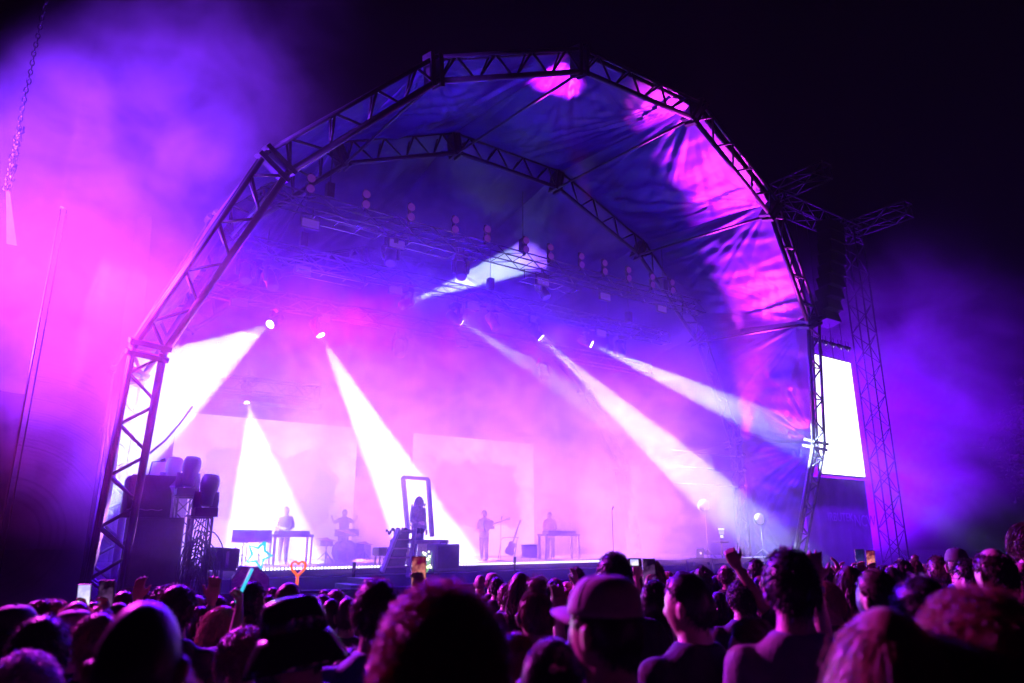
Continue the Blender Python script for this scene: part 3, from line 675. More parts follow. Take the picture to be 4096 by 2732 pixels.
ARM = dict(  # elbow, wrist, finger direction, palm facing, curl
    down=((.225, -.02, 1.12), (.235, .07, .88), (0, .15, -1), (-1, 0, 0), .35),
    front=((.225, .02, 1.13), (.12, .24, 1.16), (-.6, .6, .3), (-.3, -1, 0), .6),
    up=((.26, .12, 1.56), (.25, .16, 1.84), (.05, .05, 1), (-.3, 1, 0), .25),
    high=((.24, .07, 1.66), (.22, .12, 1.92), (-.1, .1, 1), (-.6, .8, 0), .3),
    fist=((.28, .10, 1.58), (.40, .18, 1.83), (.35, .15, .9), (-.5, .8, 0), 1.35),
    phone=((.22, .20, 1.42), (.12, .36, 1.60), (-.12, .15, 1), (-.6, -.9, 0), .75),
    hold=((.25, .18, 1.40), (.22, .34, 1.62), (-.1, .3, 1), (-1, -.2, 0), 1.3),
    out=((.34, .18, 1.30), (.42, .40, 1.46), (.25, .7, .6), (-.6, .3, -.3), .3),
    play=((.26, .02, 1.14), (.10, .22, 1.06), (-.8, .4, -.2), (-.2, -1, -.3), .8))
def remeshed(q, voxel, name, smooth=2):
    me = bpy.data.meshes.new(name); me.from_pydata([tuple(x) for x in q.v], [], q.f)
    o = bpy.data.objects.new(name, me); COL.objects.link(o)
    md = o.modifiers.new('r', 'REMESH'); md.mode = 'VOXEL'; md.voxel_size = voxel
    sm = o.modifiers.new('s', 'SMOOTH'); sm.factor = .5; sm.iterations = smooth
    dg = bpy.context.evaluated_depsgraph_get(); r_ = bpy.data.meshes.new_from_object(o.evaluated_get(dg))
    bpy.data.objects.remove(o); bpy.data.meshes.remove(me); r_.name = name; r_.shade_smooth(); r_.materials.clear(); return r_
def arms_pts(kind, s_):
    e, w_, d, n, c = ARM[kind]; f = lambda p: V((p[0] * s_, p[1], p[2]))
    return V((.172 * s_, -.005, 1.41)), f(e), f(w_), f(d), f(n), c
BODY = {}
def body_mesh(armL, armR, yaw, pitch, legs='stand', voxel=.007):
    key = (armL, armR, round(yaw, 1), round(pitch, 1), legs)
    if key in BODY: return BODY[key]
    q = MB()
    ell_loft(q, [(0, 0, .84, .10, .08), (0, 0, .90, .158, .112), (0, -.005, .97, .165, .118), (0, 0, 1.08, .142, .102), (0, .005, 1.2, .152, .11), (0, .0, 1.32, .172, .112), (0, -.005, 1.40, .17, .095), (0, -.01, 1.45, .135, .082), (0, -.010, 1.49, .090, .07), (0, -.006, 1.525, .064, .063), (0, 0, 1.56, .058, .060), (0, .006, 1.62, .05, .056)])
    head_mesh(q, yaw, pitch)
    for s_, kind in ((-1, armL), (1, armR)):
        sh, e, w_, d, n, c = arms_pts(kind, s_)
        q.ball(sh, .06, 12, 8)
        q.tube([sh + V((-.05 * s_, 0, .0)), sh, lerp(sh, e, .4), e, lerp(e, w_, .3), lerp(e, w_, .8), w_ + (w_ - e).normalized() * .01], [.055, .056, .052, .04, .041, .03, .024], 12)
        hand_mesh(q, w_, d, n, s_, c)
        st = .09
        q.tube([(st * s_, 0, .92), (.095 * s_, .005, .72), (.098 * s_, .01, .50), (.1 * s_, -.005, .34), (.102 * s_, -.015, .09)], [.088, .078, .056, .056, .038], 12)
        q.tube([(.102 * s_, -.05, .045), (.105 * s_, .03, .045), (.115 * s_, .15, .03)], [.04, .042, .03], 10)
    r_ = remeshed(q, voxel, 'person_body'); BODY[key] = r_; return r_
SHIRT = {}
def shirt_mesh(armL, armR, long_sleeve=False, hood=False):
    key = (armL, armR, long_sleeve, hood)
    if key in SHIRT: return SHIRT[key]
    q = MB(); g_ = .016
    ell_loft(q, [(0, 0, .80, .192, .146), (0, 0, .88, .19, .143), (0, -.002, .97, .188, .14), (0, 0, 1.08, .166, .122), (0, .005, 1.2, .172, .128), (0, 0, 1.32, .19, .13), (0, -.005, 1.405, .186, .112), (0, -.01, 1.455, .152, .098), (0, -.012, 1.495, .108, .086), (0, -.012, 1.522, .078, .076)])
    for s_, kind in ((-1, armL), (1, armR)):
        sh, e, w_, d, n, c = arms_pts(kind, s_)
        q.ball(sh, .073, 12, 8)
        if long_sleeve: q.tube([sh, lerp(sh, e, .5), e, lerp(e, w_, .9)], [.07, .064, .055, .036], 12)
        else: q.tube([sh, lerp(sh, e, .45), lerp(sh, e, .82)], [.07, .066, .06], 12)
    if hood:
        q.ball((0, -.10, 1.47), (.13, .075, .06), 14, 8); q.tube([(-.11, -.03, 1.46), (-.06, .09, 1.45), (.06, .09, 1.45), (.11, -.03, 1.46)], .03, 8)
    r_ = remeshed(q, .014, 'shirt', 4)
    for v_ in r_.vertices:      # soft folds
        c_ = v_.co; k = NZ.noise(V((c_.x * 9, c_.y * 9, c_.z * 5))) * .012 + NZ.noise(V((c_.x * 22, c_.y * 22, c_.z * 13))) * .004
        v_.co = c_ + v_.normal * k
    SHIRT[key] = r_; return r_
q = MB()
ell_loft(q, [(0, 0, .84, .15, .115), (0, 0, .90, .168, .12), (0, 0, .96, .15, .10)])
for s_ in (-1, 1): q.tube([(.088 * s_, 0, .93), (.096 * s_, .005, .72), (.1 * s_, .01, .5), (.103 * s_, 0, .3), (.105 * s_, -.01, .06)], [.1, .092, .076, .07, .066], 12)
TROUSERS = remeshed(q, .014, 'trousers', 3)

# hair: a shell over the scalp plus many ribbon strands, in head coordinates
def hairline(phi):     # phi: 0 front .. 1 back
    xs = [0, .18, .36, .5, .62, .78, 1.]; ys = [.60, .56, .36, .12, -.30, -.52, -.60]
    return float(np.interp(phi, xs, ys))
HMESH = {}
def hair_mesh(style, seed=0, lod=1):
    seed = seed if lod == 0 else seed % 3
    key = (style, seed, lod)
    if key in HMESH: return HMESH[key]
    P = dict(buzz=(.004, .008, 0, 0), short=(.015, .030, .0015, 0), crop=(.009, .018, 0, 0), wavy=(.026, .036, .004, 0), curly=(.035, .070, .010, 0), afro=(.060, .085, .011, 0), fringe=(.006, .02, 0, 0),
             long=(.016, .44, .004, 1), longwavy=(.022, .40, .012, 1), bob=(.02, .24, .006, 1), tied=(.010, .05, .001, 2), bun=(.010, .05, .001, 2), ponytail=(.010, .05, .001, 2))[style]
    thk, length, curl, mode = P
    r_ = np.random.RandomState(seed * 13 + len(style)); q = MB(); a = np.array(HA)
    # shell
    n, m_ = 40, 26; idx = {}; vs = []; fs = []
    for j in range(m_ + 1):
        th = math.pi * .86 * j / m_
        for k in range(n):
            az = 2 * math.pi * k / n; d = V((math.sin(th) * math.sin(az), math.sin(th) * math.cos(az), math.cos(th)))
            phi = abs(((az + math.pi) % (2 * math.pi)) - math.pi) / math.pi; hl = hairline(phi)
            lump = NZ.noise(d * 3.2 + V((seed, 0, 0))) * .5 + NZ.noise(d * 7 + V((0, seed, 0))) * .3
            tk = thk * (.62 if curl > .008 else 1) * (.8 + (.7 if curl > .004 else .35) * lump) * min(1, max(.12, (d.z - hl) * 3.2 + .15))
            if style == 'fringe' and d.z > .74: tk = .0005
            nn = V((d.x / a[0], d.y / a[1], d.z / a[2])).normalized()
            p = V((d.x * a[0], d.y * a[1], d.z * a[2])) + nn * (tk + .001)
            if d.z < 0 and d.y < 0: p.y *= 1 - .30 * -d.z
            vs.append(p); idx[(j, k)] = (d.z > hl - .02) and not (style == 'fringe' and d.z > .78)
    for j in range(m_):
        for k in range(n):
            k2 = (k + 1) % n
            if all(idx[x] for x in ((j, k), (j + 1, k), (j + 1, k2), (j, k2))): fs.append((j * n + k, (j + 1) * n + k, (j + 1) * n + k2, j * n + k2))
    q.add(vs, fs)
    # strands
    cnt = int({0: 4200, 1: 1400, 2: 450}[lod] * (1 if mode != 1 else .8) * (1.7 if curl > .008 and lod == 0 else 1)); wd = {0: .0010, 1: .0020, 2: .004}[lod]
    jit = .010 if mode == 1 else 0
    crown = V((.01, -.5, .87)).normalized(); made = 0
    while made < cnt:
        d = V(r_.normal(size=3)).normalized(); az = math.atan2(d.x, d.y); phi = abs(az) / math.pi
        if d.z < hairline(phi) + r_.uniform(-.05, .12) or (style == 'fringe' and d.z > .72 + r_.uniform(0, .1)): continue
        made += 1
        nn = V((d.x / a[0], d.y / a[1], d.z / a[2])).normalized(); p = V((d.x * a[0], d.y * a[1], d.z * a[2])) + nn * thk * .55
        t_ = d - crown; t_ = (t_ - nn * t_.dot(nn)); t_ = t_.normalized() if t_.length > .01 else V((1, 0, 0))
        L = length * r_.uniform(.6, 1.15); pts = []
        if mode == 2:                                           # combed back to a knot
            knot = V((0, -.098, .055 if style == 'bun' else -.02)) if style != 'tied' else V((0, -.09, -.05))
            if style == 'bun': knot = V((0, -.06, .118))
            for i in range(6):
                s_ = i / 5; x = V((d.x * a[0], d.y * a[1], d.z * a[2])).lerp(knot, s_); e2 = (x.x / a[0]) ** 2 + (x.y / a[1]) ** 2 + (x.z / a[2]) ** 2
                x = x * ((1.0 + thk / .1 * (1 + .15 * r_.uniform(-1, 1))) / max(.05, math.sqrt(e2))); pts.append(x)
        elif mode == 1:
            side = 1 if d.x > 0 else -1; x = p.copy(); seg = 11; vel = (t_ + nn * .3).normalized(); ph = r_.uniform(0, 6.28)
            for i in range(seg + 1):
                c_ = V((math.sin(ph + i * .9), math.cos(ph + i * .9), 0)) * curl * min(1, i * .3); pts.append(x + c_ + V(r_.normal(size=3)) * jit * min(1, i * .25))
                vel = (vel + V((0, 0, -.55))).normalized(); x = x + vel * L / seg
                e2 = math.sqrt((x.x / a[0]) ** 2 + (x.y / a[1]) ** 2 + (max(x.z, -.05) / a[2]) ** 2); mn = 1 + thk / .09
                if x.z > -.09 and e2 < mn: x = V((x.x * mn / e2, x.y * mn / e2, x.z))
                if x.z < -.10: x.y = min(x.y, -.045 - .03 * r_.uniform(0, 1) if abs(x.x) < .06 else .02); x.x *= .985
                if x.z < -.16: x.y = min(x.y, -.105 - .02 * r_.uniform(0, 1)) if abs(x.x) < .14 else x.y
        else:
            seg = 5 if curl < .004 else 8; x = p.copy(); ph = r_.uniform(0, 6.28); lift = .25 + .5 * r_.uniform(0, 1) if style not in ('buzz', 'crop') else .25
            if curl > .004: lift = .7 if style != 'wavy' else .4
            b_ = nn.cross(t_)
            for i in range(seg + 1):
                s_ = i / seg; pts.append(x + (t_ * math.sin(ph + i * 1.25) + b_ * math.cos(ph + i * 1.25)) * curl * min(1, i * .6))
                x = x + (nn * lift * (1 - .7 * s_) + t_ * (1 - lift * .6) + V((0, 0, -.25 * s_ * (1 if curl < .01 else .3)))).normalized() * L / seg * (.55 if curl > .004 else 1)
        wv = V(r_.normal(size=3)).normalized(); vs = []
        for i, x in enumerate(pts):
            tg = (pts[min(i + 1, len(pts) - 1)] - pts[max(0, i - 1)]); s_ = tg.cross(wv)
            s_ = s_.normalized() * wd * (1 - .6 * i / len(pts)) if s_.length > 1e-6 else V((wd, 0, 0)); vs += [x - s_, x + s_]
        q.add(vs, [(2 * i, 2 * i + 1, 2 * i + 3, 2 * i + 2) for i in range(len(pts) - 1)])
    def clump(c, r, k):
        q.ball(c, r, 14, 10)
        for i in range(k):
            d = V(r_.normal(size=3)).normalized(); b_ = d.orthogonal().normalized(); p = V(c) + V((d.x * r[0], d.y * r[1], d.z * r[2]))
            c2 = d.cross(b_); an = r_.uniform(0, 6.28); tt = b_ * math.cos(an) + c2 * math.sin(an)
            q.add([p, p + b_ * .003, p + tt * .035 + d * .006, p + tt * .035 + d * .006 + b_ * .003], [(0, 1, 3, 2)])
    if style == 'bun': clump((0, -.055, .145), (.042, .042, .036), 220 if lod < 2 else 60)
    if style == 'ponytail':
        clump((0, -.115, -.01), (.022, .022, .02), 60)
        for i in range(260 if lod < 2 else 90):
            o_ = r_.normal(size=3) * .012; p0 = V((0, -.12, -.01)) + V(o_) ; pts = [p0, p0 + V((o_[0], -.04, -.02)), p0 + V((o_[0] * 2, -.055, -.12)), p0 + V((o_[0] * 2.4, -.04, -.26 - r_.uniform(0, .06)))]
            vs = []
            for x in pts: vs += [x - V((wd, 0, 0)), x + V((wd, wd, 0))]
            q.add(vs, [(2 * i, 2 * i + 1, 2 * i + 3, 2 * i + 2) for i in range(3)])
    me = bpy.data.meshes.new('hair'); me.from_pydata([tuple(x) for x in q.v], [], q.f); me.update(); me.shade_smooth(); HMESH[key] = me; return me
HATS = {}
def hat_mesh(kind):
    if kind in HATS: return HATS[kind]
    q = MB(); n = 32
    def dome(r0, h, sq, z0, rings=9):
        rg = []
        for j in range(rings):
            t_ = j / (rings - 1); k = math.cos(t_ * math.pi / 2) ** sq
            rg.append((0, -.004 - .01 * t_, z0 + h * math.sin(t_ * math.pi / 2), max(.004, r0[0] * k), max(.004, r0[1] * k)))
        ell_loft(q, rg, n)
    if kind in ('cap', 'capback'):
        dome((.086, .106), .092, .58, .042); q.ball((0, -.012, .137), (.008, .008, .005), 8, 6)
        s_ = 1 if kind == 'cap' else -1; vs = []; fs = []; m_ = 14
        for j in range(5):
            for k in range(m_ + 1):
                a = math.pi * (.14 + .72 * k / m_); rr = j / 4
                x = math.cos(a) * (.083 + .004 * rr); y = math.sin(a) * (.100 + .075 * rr * math.sin(a)) ; z = .050 - .010 * rr * rr - .022 * (math.cos(a) ** 2)
                vs.append((x, y * s_, z))
        for off in (0, .004):
            q.add([(x, y, z + off) for x, y, z in vs], [(j * (m_ + 1) + k, j * (m_ + 1) + k + 1, (j + 1) * (m_ + 1) + k + 1, (j + 1) * (m_ + 1) + k) for j in range(4) for k in range(m_)])
        for k in range(6):    # panel seams
            a = math.pi * k / 6 + .26; q.tube([((.0875) * math.cos(t_) ** .62 * math.cos(a), -.01 + .1075 * math.cos(t_) ** .62 * math.sin(a), .043 + .093 * math.sin(t_)) for t_ in [i * math.pi / 2 / 8 for i in range(8)]], .0011, 4)
    elif kind == 'bucket':
        rg = [(0, -.006, .04 + .0, .092, .112), (0, -.006, .10, .084, .104), (0, -.006, .135, .078, .096), (0, -.006, .152, .066, .084), (0, -.006, .158, .04, .05), (0, -.006, .159, .004, .004)]
        ell_loft(q, rg, n)
        rg = [(0, -.006, .045, .094, .114), (0, -.006, .02, .112, .132), (0, -.006, -.03, .142, .164), (0, -.006, -.055, .152, .176), (0, -.006, -.058, .150, .174), (0, -.006, -.03, .138, .160), (0, -.006, .015, .106, .128), (0, -.006, .04, .088, .108)]
        ell_loft(q, rg, n)
    elif kind == 'beanie':
        dome((.086, .106), .125, .7, .015); ell_loft(q, [(0, -.004, -.01, .084, .103), (0, -.004, .03, .090, .110), (0, -.004, .032, .086, .106)], n)
    me = bpy.data.meshes.new(kind); me.from_pydata([tuple(x) for x in q.v], [], q.f); me.update(); me.shade_smooth(); HATS[kind] = me
    if kind == 'bucket':
        for v_ in me.vertices: v_.co += V((NZ.noise(v_.co * 14), NZ.noise(v_.co * 14 + V((5, 0, 0))), NZ.noise(v_.co * 14 + V((0, 5, 0))))) * .007
    return me
q = MB()
for s_ in (-1, 1):
    q.tube([(s_ * .036 + .026 * math.cos(a), .098 + .004 * math.sin(a) - .01 * abs(math.cos(a)), .012 + .021 * math.sin(a)) for a in [2 * math.pi * i / 14 for i in range(15)]], .0022, 5)
    q.tube([(s_ * .06, .09, .018), (s_ * .079, .04, .018), (s_ * .083, -.02, .012)], .002, 5)
q.tube([(-.012, .104, .016), (.012, .104, .016)], .002, 5)
me = bpy.data.meshes.new('glasses'); me.from_pydata([tuple(x) for x in q.v], [], q.f); GLASS = me
def child(name, me, m, parent):
    me2 = me
    if len(me.materials) == 0 or me.materials[0] != m:
        me2 = me.copy(); me2.materials.clear(); me2.materials.append(m)
    o = bpy.data.objects.new(name, me2); COL.objects.link(o); o.parent = parent; return o
MATMESH = {}
def mm(me, m):
    k = (me.name, m.name)
    if k not in MATMESH:
        c = me.copy(); c.materials.clear(); c.materials.append(m); MATMESH[k] = c
    return MATMESH[k]
def person(loc, rz, height, label, group=None, hair='short', hcol='brown', hat=None, hatm='capdark', shirt='black', arms=('down', 'down'), yaw=0., pitch=0., skin=0, lod=1, seed=0, sleeve=False, hood=False, glasses=False, bulk=1., cat='person', hs=1.):
    """loc: where the feet stand (world), rz: heading of the body, yaw: extra turn of the head"""
    t = thing('person', label, cat, loc, rz, group, False); k = height / 1.755; t.scale = (k * bulk, k * bulk, k)
    def ch(name, me, m):
        o = bpy.data.objects.new(name, mm(me, m)); COL.objects.link(o); o.parent = t; return o
    ch('body', body_mesh(arms[0], arms[1], yaw, pitch), SKIN[skin]); ch('shirt', shirt_mesh(arms[0], arms[1], sleeve, hood), CLOTH[shirt]); ch('trousers', TROUSERS, CLOTH['denim'])
    rot = M3.Rotation(yaw, 3, 'Z') @ M3.Rotation(-pitch, 3, 'X'); piv = V((0, -.01, 1.53)); pos = rot @ (HC - piv) + piv
    def hd(o): o.location = pos; o.rotation_euler = rot.to_euler(); return o
    if hair: o = hd(ch('hair', hair_mesh(hair, seed, lod), HAIR[hcol])); o.scale = (hs, hs, hs)
    if hat: o = hd(ch({'cap': 'cap', 'capback': 'cap', 'bucket': 'bucket_hat', 'beanie': 'beanie'}[hat], hat_mesh(hat), CLOTH[hatm])); o.scale = (.98, 1.0, 1.0)
    if glasses: hd(ch('glasses', GLASS, MT['blackmetal']))
    return t
# ------------------------------------------------------------------ things on and around the stage
DZ = 1.27
def sthing(name, label, cat, u, v, z=DZ, rz=0., group=None): return thing(name, label, cat, (u, v, z), rz, group)
# loudspeaker pile at stage left, beside the arch leg
x0 = AT(290, 1300, -.6)[0]; x1 = AT(411, 1300, -.6)[0]; zt = AT(400, 1188, -.6)[2]
for k, (z0, z1) in enumerate(((-.1, 1.02), (1.04, zt))):
    t = sthing('subwoofer', ('dark bass speaker cabinet at the foot of the pile beside the arch leg', 'dark bass speaker cabinet on top of another, under a covered speaker')[k], 'loudspeaker', x0 + (x1 - x0) / 2, -.2, z0, 0, 'bass cabinets beside the arch leg')
    w_, h_ = x1 - x0, z1 - z0
    MB().box((0, .05, h_ / 2), (w_, .9, h_)).build('cabinet', MT['cab'], t, False, .015)
    MB().box((0, -.41, h_ / 2), (w_ - .08, .025, h_ - .08)).build('grille', MT['blackmetal'], t, False, .006)
    for sx in (-1, 1): MB().tube([(sx * (w_ / 2 + .012), -.1, h_ * .62), (sx * (w_ / 2 + .03), -.1, h_ * .66), (sx * (w_ / 2 + .03), .1, h_ * .66), (sx * (w_ / 2 + .012), .1, h_ * .62)], .014, 6).build('handle', MT['steel'], t)
xa = AT(303, 1100, -.6)[0]; xb = AT(404, 1100, -.6)[0]; ztop = AT(350, 1090, -.6)[2]
t = sthing('covered_speaker', 'speaker under a dark rain cover standing on the bass cabinets', 'loudspeaker', (xa + xb) / 2 - .02, -.2, zt)
w_ = xb - xa; h_ = ztop - zt
pr = [(-.5, 0), (.5, 0), (.5, .36), (.48, .58), (.44, .70), (.40, .74), (.46, .80), (.53, .9), (.54, 1.), (-.46, 1.0), (-.5, .92)]
MB().prism([(x * w_, z * h_) for x, z in pr], -.36, .42).build('rain_cover', MT['cloth_dark'], t, False, .012)
MB().tube([(-.5 * w_, -.39, .20 * h_ + .01 * math.sin(k)) if False else (-.5 * w_ + w_ * .8 * k / 10, -.385, .17 * h_ + .012 * math.sin(k * 2.)) for k in range(11)], .008, 5).build('bungee_cord', MT['strap'], t)
t = sthing('clamp_light', 'small cranked work light arm on top of the covered speaker', 'lamp', xa + w_ * .42, -.3, ztop)
MB().tube([(-.12, 0, .0), (0, 0, .02), (.03, 0, .28), (.2, 0, .31)], .014, 6).build('arm', MT['blackmetal'], t, True)
MB().tube([(.18, 0, .31), (.27, 0, .34)], [.03, .045], 8).build('lamp_head', MT['blackmetal'], t, True)
# floor lamps on lattice pedestals
def pedestal(px, pyb, v, top_px, label, w_=.30):
    p = AT(px, top_px, v); t = sthing('lattice_pedestal', label, 'pedestal', p[0], v, -.1, 0, 'lattice pedestals left of the stage'); H_ = p[2] + .1
    box_truss(t, (0, 0, 0), (0, 0, H_ - .03), w_, .022, .32, MT['blackmetal'], (0, 1, 0))
    MB().box((0, 0, H_), (w_ + .16, w_ + .16, .025)).build('top_plate', MT['blackmetal'], t); MB().box((0, 0, .02), (w_ + .3, w_ + .3, .03)).build('base_plate', MT['blackmetal'], t)
    return t, p
def floor_head(u, v, z, label, s=1., lean=.12):
    t = sthing('moving_head_lamp', label, 'moving light', u, v, z, 0, 'moving head lamps on pedestals')
    MB().box((0, 0, .085), (.44, .34, .17)).build('base', MT['plastic'], t, False, .03)
    hp = [(.10, .0), (.125, .02), (.135, .18), (.15, .26), (.175, .34), (.185, .44), (.18, .54), (.16, .60), (.12, .62)]
    q = MB(); q.lathe([(r * s, h * s) for r, h in hp], (0, 0, .2), (lean, .15, 1), 20); q.build('lamp_head', MT['plastic'], t, True)
    for sg in (-1, 1): MB().tube([(sg * .15, 0, .15), (sg * .175, 0, .3), (sg * .17, 0, .48)], [.055, .05, .045], 8, True, 1.6).build('yoke_arm', MT['plastic'], t, True)
    MB().lathe([(.15 * s, .61 * s), (.15 * s, .622 * s)], (0, 0, .2), (lean, .15, 1), 18).build('lens', M_DARKLENS, t)
p1_, a = pedestal(424, 0, -.1, 1139, 'taller lattice pedestal right behind the speaker pile')
floor_head(a[0] + .03, -.1, a[2], 'moving head lamp on the taller lattice pedestal')
p2_, b_ = pedestal(462, 0, -1.0, 1185, 'lattice pedestal hung with coiled cables before the stage corner', .36)
floor_head(b_[0] + .06, -1.0, b_[2], 'nearest moving head lamp, on the pedestal with coiled cables')
c = AT(391, 1110, 1.2); t = sthing('flight_case', 'tall dark case behind the speaker pile', 'flight case', c[0], 1.2, DZ); MB().box((0, 0, (c[2] - DZ - .25) / 2), (.7, .6, c[2] - DZ - .25)).build('body', MT['case'], t, False, .02); MB().box((0, 0, c[2] - DZ - .24), (.74, .64, .03)).build('lid', MT['steel'], t)
floor_head(c[0], 1.2, c[2] - .24, 'moving head lamp farthest back, pale in the smoke behind the speaker pile')
t = sthing('cable_bundle', 'looped black cables hanging on the nearest lattice pedestal', 'cables', b_[0], -1.0, 0)
q = MB(); r_ = random.Random(4)
for k in range(26):
    a0 = r_.uniform(0, 6.28); rx = r_.uniform(.1, .34); zt_ = r_.uniform(1.2, b_[2] - .25); zb = r_.uniform(.25, .8); ox = r_.uniform(-.12, .14)
    pts = [(ox + rx * math.sin(s_) * (1 + .1 * math.sin(3 * s_ + a0)), -.22 + .04 * math.sin(2 * s_ + a0) - .02 * (k % 4), zb + (zt_ - zb) * (.5 + .5 * math.cos(s_))) for s_ in [2 * math.pi * i / 22 for i in range(23)]]
    q.tube(pts, .012, 5)
for k in range(7): q.tube([(-.1 + .04 * k, -.2, b_[2] - .02), (-.2 + .06 * k, -.26, b_[2] - .3), (-.22 + .05 * k, -.22, .9), (-.3 + .1 * k, -.25, 0)], .011, 5)
q.build('cables', MT['cable'], t, True)
# angled panel lamp beside the pedestals
c = AT(509, 1308, -.9); d_ = AT(509, 1256, -.9)
t = sthing('panel_speaker', 'dark wedge speaker with a bright reflection at the stage corner', 'loudspeaker', c[0], -.9, c[2], .12)
h_ = d_[2] - c[2]; MB().prism([(-.25, 0), (.22, -.03), (.24, h_ * .94), (-.2, h_)], -.2, .22).build('cabinet', MT['cab'], t, False, .02)
MB().box((.01, -.21, h_ * .47), (.06, .012, h_ * .7)).build('trim_strip', MT['chrome'], t); MB().box((.25, 0, h_ * .47), (.03, .36, h_ * .85)).build('side_panel', MT['alu'], t)
MB().tube([(0, 0, 0), (0, 0, -c[2] - .1)], .03, 6).build('stand', MT['steel'], t)
# foil wrapped monitor and front of house barrier
c = AT(575, 1352, -1.6); t = sthing('wrapped_monitor', 'wedge monitor wrapped in shiny foil before the stage lip', 'loudspeaker', c[0], -1.6, c[2] - .1, -.2)
MB().prism([(-.36, 0), (.36, 0), (.30, .34), (.1, .52), (-.22, .54), (-.38, .3)], -.3, .3).build('foil_cover', mat('foil', (.5, .5, .52), .22, .8, .2, 6, .6), t, False, .03)
MB().box((0, 0, -(c[2]) / 2), (.62, .55, max(.1, c[2]))).build('riser_box', MT['case'], t)
t = sthing('crowd_barrier', 'dark sheeted barrier running along the front of the stage', 'barrier', 1.0, -2.4, 0)
q = MB(); nu = 120; q.add([(21 * k / nu, .03 * math.sin(k * 1.7), z) for z in (-.3, .92) for k in range(nu + 1)], [(k, k + 1, k + nu + 2, k + nu + 1) for k in range(nu)]); q.build('sheeting', MT['skirt'], t, True)
MB().tube([(0, 0, .94), (21, 0, .94)], .03, 8).build('top_rail', MT['steel'], t, True)
for k in range(15): MB().tube([(k * 1.5, .04, -.3), (k * 1.5, .04, .94)], .025, 6).build('post', MT['steel'], t, True)
# black steps up to the lip, with an upright microphone-like post
c = AT(798, 1345, -1.2); t = sthing('stage_steps', 'black stepped treads leading up to the stage lip', 'steps', c[0] - .2, -1.2, 0)
for k in range(4): MB().box((.28 * k - .3, 0, (.74 + .12 * k) / 2 + .0), (.34, .9, .74 + .12 * k)).build('step', MT['case'], t, False, .01)
c = AT(812, 1320, -.9); t = sthing('marker_post', 'short dark post standing on the black steps', 'post', c[0], -.9, .9); MB().tube([(0, 0, 0), (0, 0, .32), (0, 0, .33), (0, 0, .52)], [.035, .035, .045, .042], 10).build('post', MT['blackmetal'], t, True)
c = AT(1182, 1310, -.5); t = sthing('marker_post', 'short dark post on the lip below the drum', 'post', c[0], -.5, 1.0); MB().tube([(0, 0, 0), (0, 0, .3), (0, 0, .31), (0, 0, .46)], [.03, .03, .04, .038], 10).build('post', MT['blackmetal'], t, True)
# leaning pale ladder of a dressing-table set piece
pa, pb = AT(915, 1216, -.25), AT(877, 1312, -.55); pc, pd = AT(953, 1213, -.25), AT(936, 1325, -.55)
t = sthing('leaning_ladder', 'pale painted ladder set piece leaning at the stage lip', 'ladder', pb[0], -.4, pb[2])
o_ = V((pb[0], -.4, pb[2]))
for a, b2 in ((pa, pb), (pc, pd)): MB().tube([V(b2) - o_, V(a) - o_], .06, 4).build('stringer', MT['paint'], t)
for k in range(5):
    s_ = .04 + .21 * k; l, r2 = lerp(pa, pb, s_) - o_, lerp(pc, pd, s_ * .92) - o_; mid = (l + r2) / 2; MB().box((mid.x, mid.y + .12, mid.z), ((r2 - l).length - .05, .28, .035)).build('tread', MT['wood'], t)
    if k < 4: MB().box((mid.x, mid.y + .27, mid.z - .16), ((r2 - l).length - .04, .02, .3)).build('back_board', MT['case'], t)
c = AT(914, 1212, 0); t = sthing('trim_garland', 'crumpled dark garland over the top of the ladder', 'garland', c[0] + .2, .05, c[2] - .08)
q = MB()
for k in range(60): x = rnd.uniform(-.45, .55); q.ball((x, rnd.uniform(-.1, .1), rnd.uniform(-.04, .06) - .02 * abs(x)), rnd.uniform(.02, .05), 6, 5)
q.build('garland', MT['cloth_dark'], t, True)
c = AT(888, 1266, .25); t = sthing('piano_stool', 'dark padded stool beside the leaning ladder', 'stool', c[0], .25, DZ); h_ = max(.35, c[2] - DZ)
MB().box((0, 0, h_), (.62, .4, .2)).build('seat', MT['cloth_dark'], t, False, .05)
for x in (-.24, .24):
    for y in (-.13, .13): MB().tube([(x, y, 0), (x, y, h_ - .08)], .03, 6).build('leg', MT['wood'], t)
# tall mirror frame with the seated singer
l0, l1, r0, r1 = AT(936, 1215, .9), AT(925, 1096, .9), AT(992, 1232, .9), AT(983, 1100, .9)
t = sthing('mirror_frame', 'tall leaning mirror frame standing behind the ladder', 'mirror', l0[0], .9, l0[2]); o_ = V((l0[0], .9, l0[2]))
for a, b2 in ((l0, l1), (r0, r1), (l1, r1)): MB().tube([V(a) - o_, V(b2) - o_], .07, 4).build('frame_rail', MT['paint'], t)
t = sthing('vanity_desk', 'pale dressing table carrying the mirror behind the ladder', 'desk', AT(972, 1240, .7)[0], .75, DZ)
hz = AT(972, 1240, .7)[2] - DZ
MB().box((0, 0, hz - .04), (1.25, .6, .1)).build('table_top', MT['wood'], t, False, .01); MB().box((.3, 0, hz - .24), (.6, .55, .3)).build('drawer_box', MT['wood'], t, False, .01)
for x in (-.56, .56):
    for y in (-.25, .25): MB().box((x, y, (hz - .1) / 2), (.07, .07, hz - .1)).build('leg', MT['wood'], t)
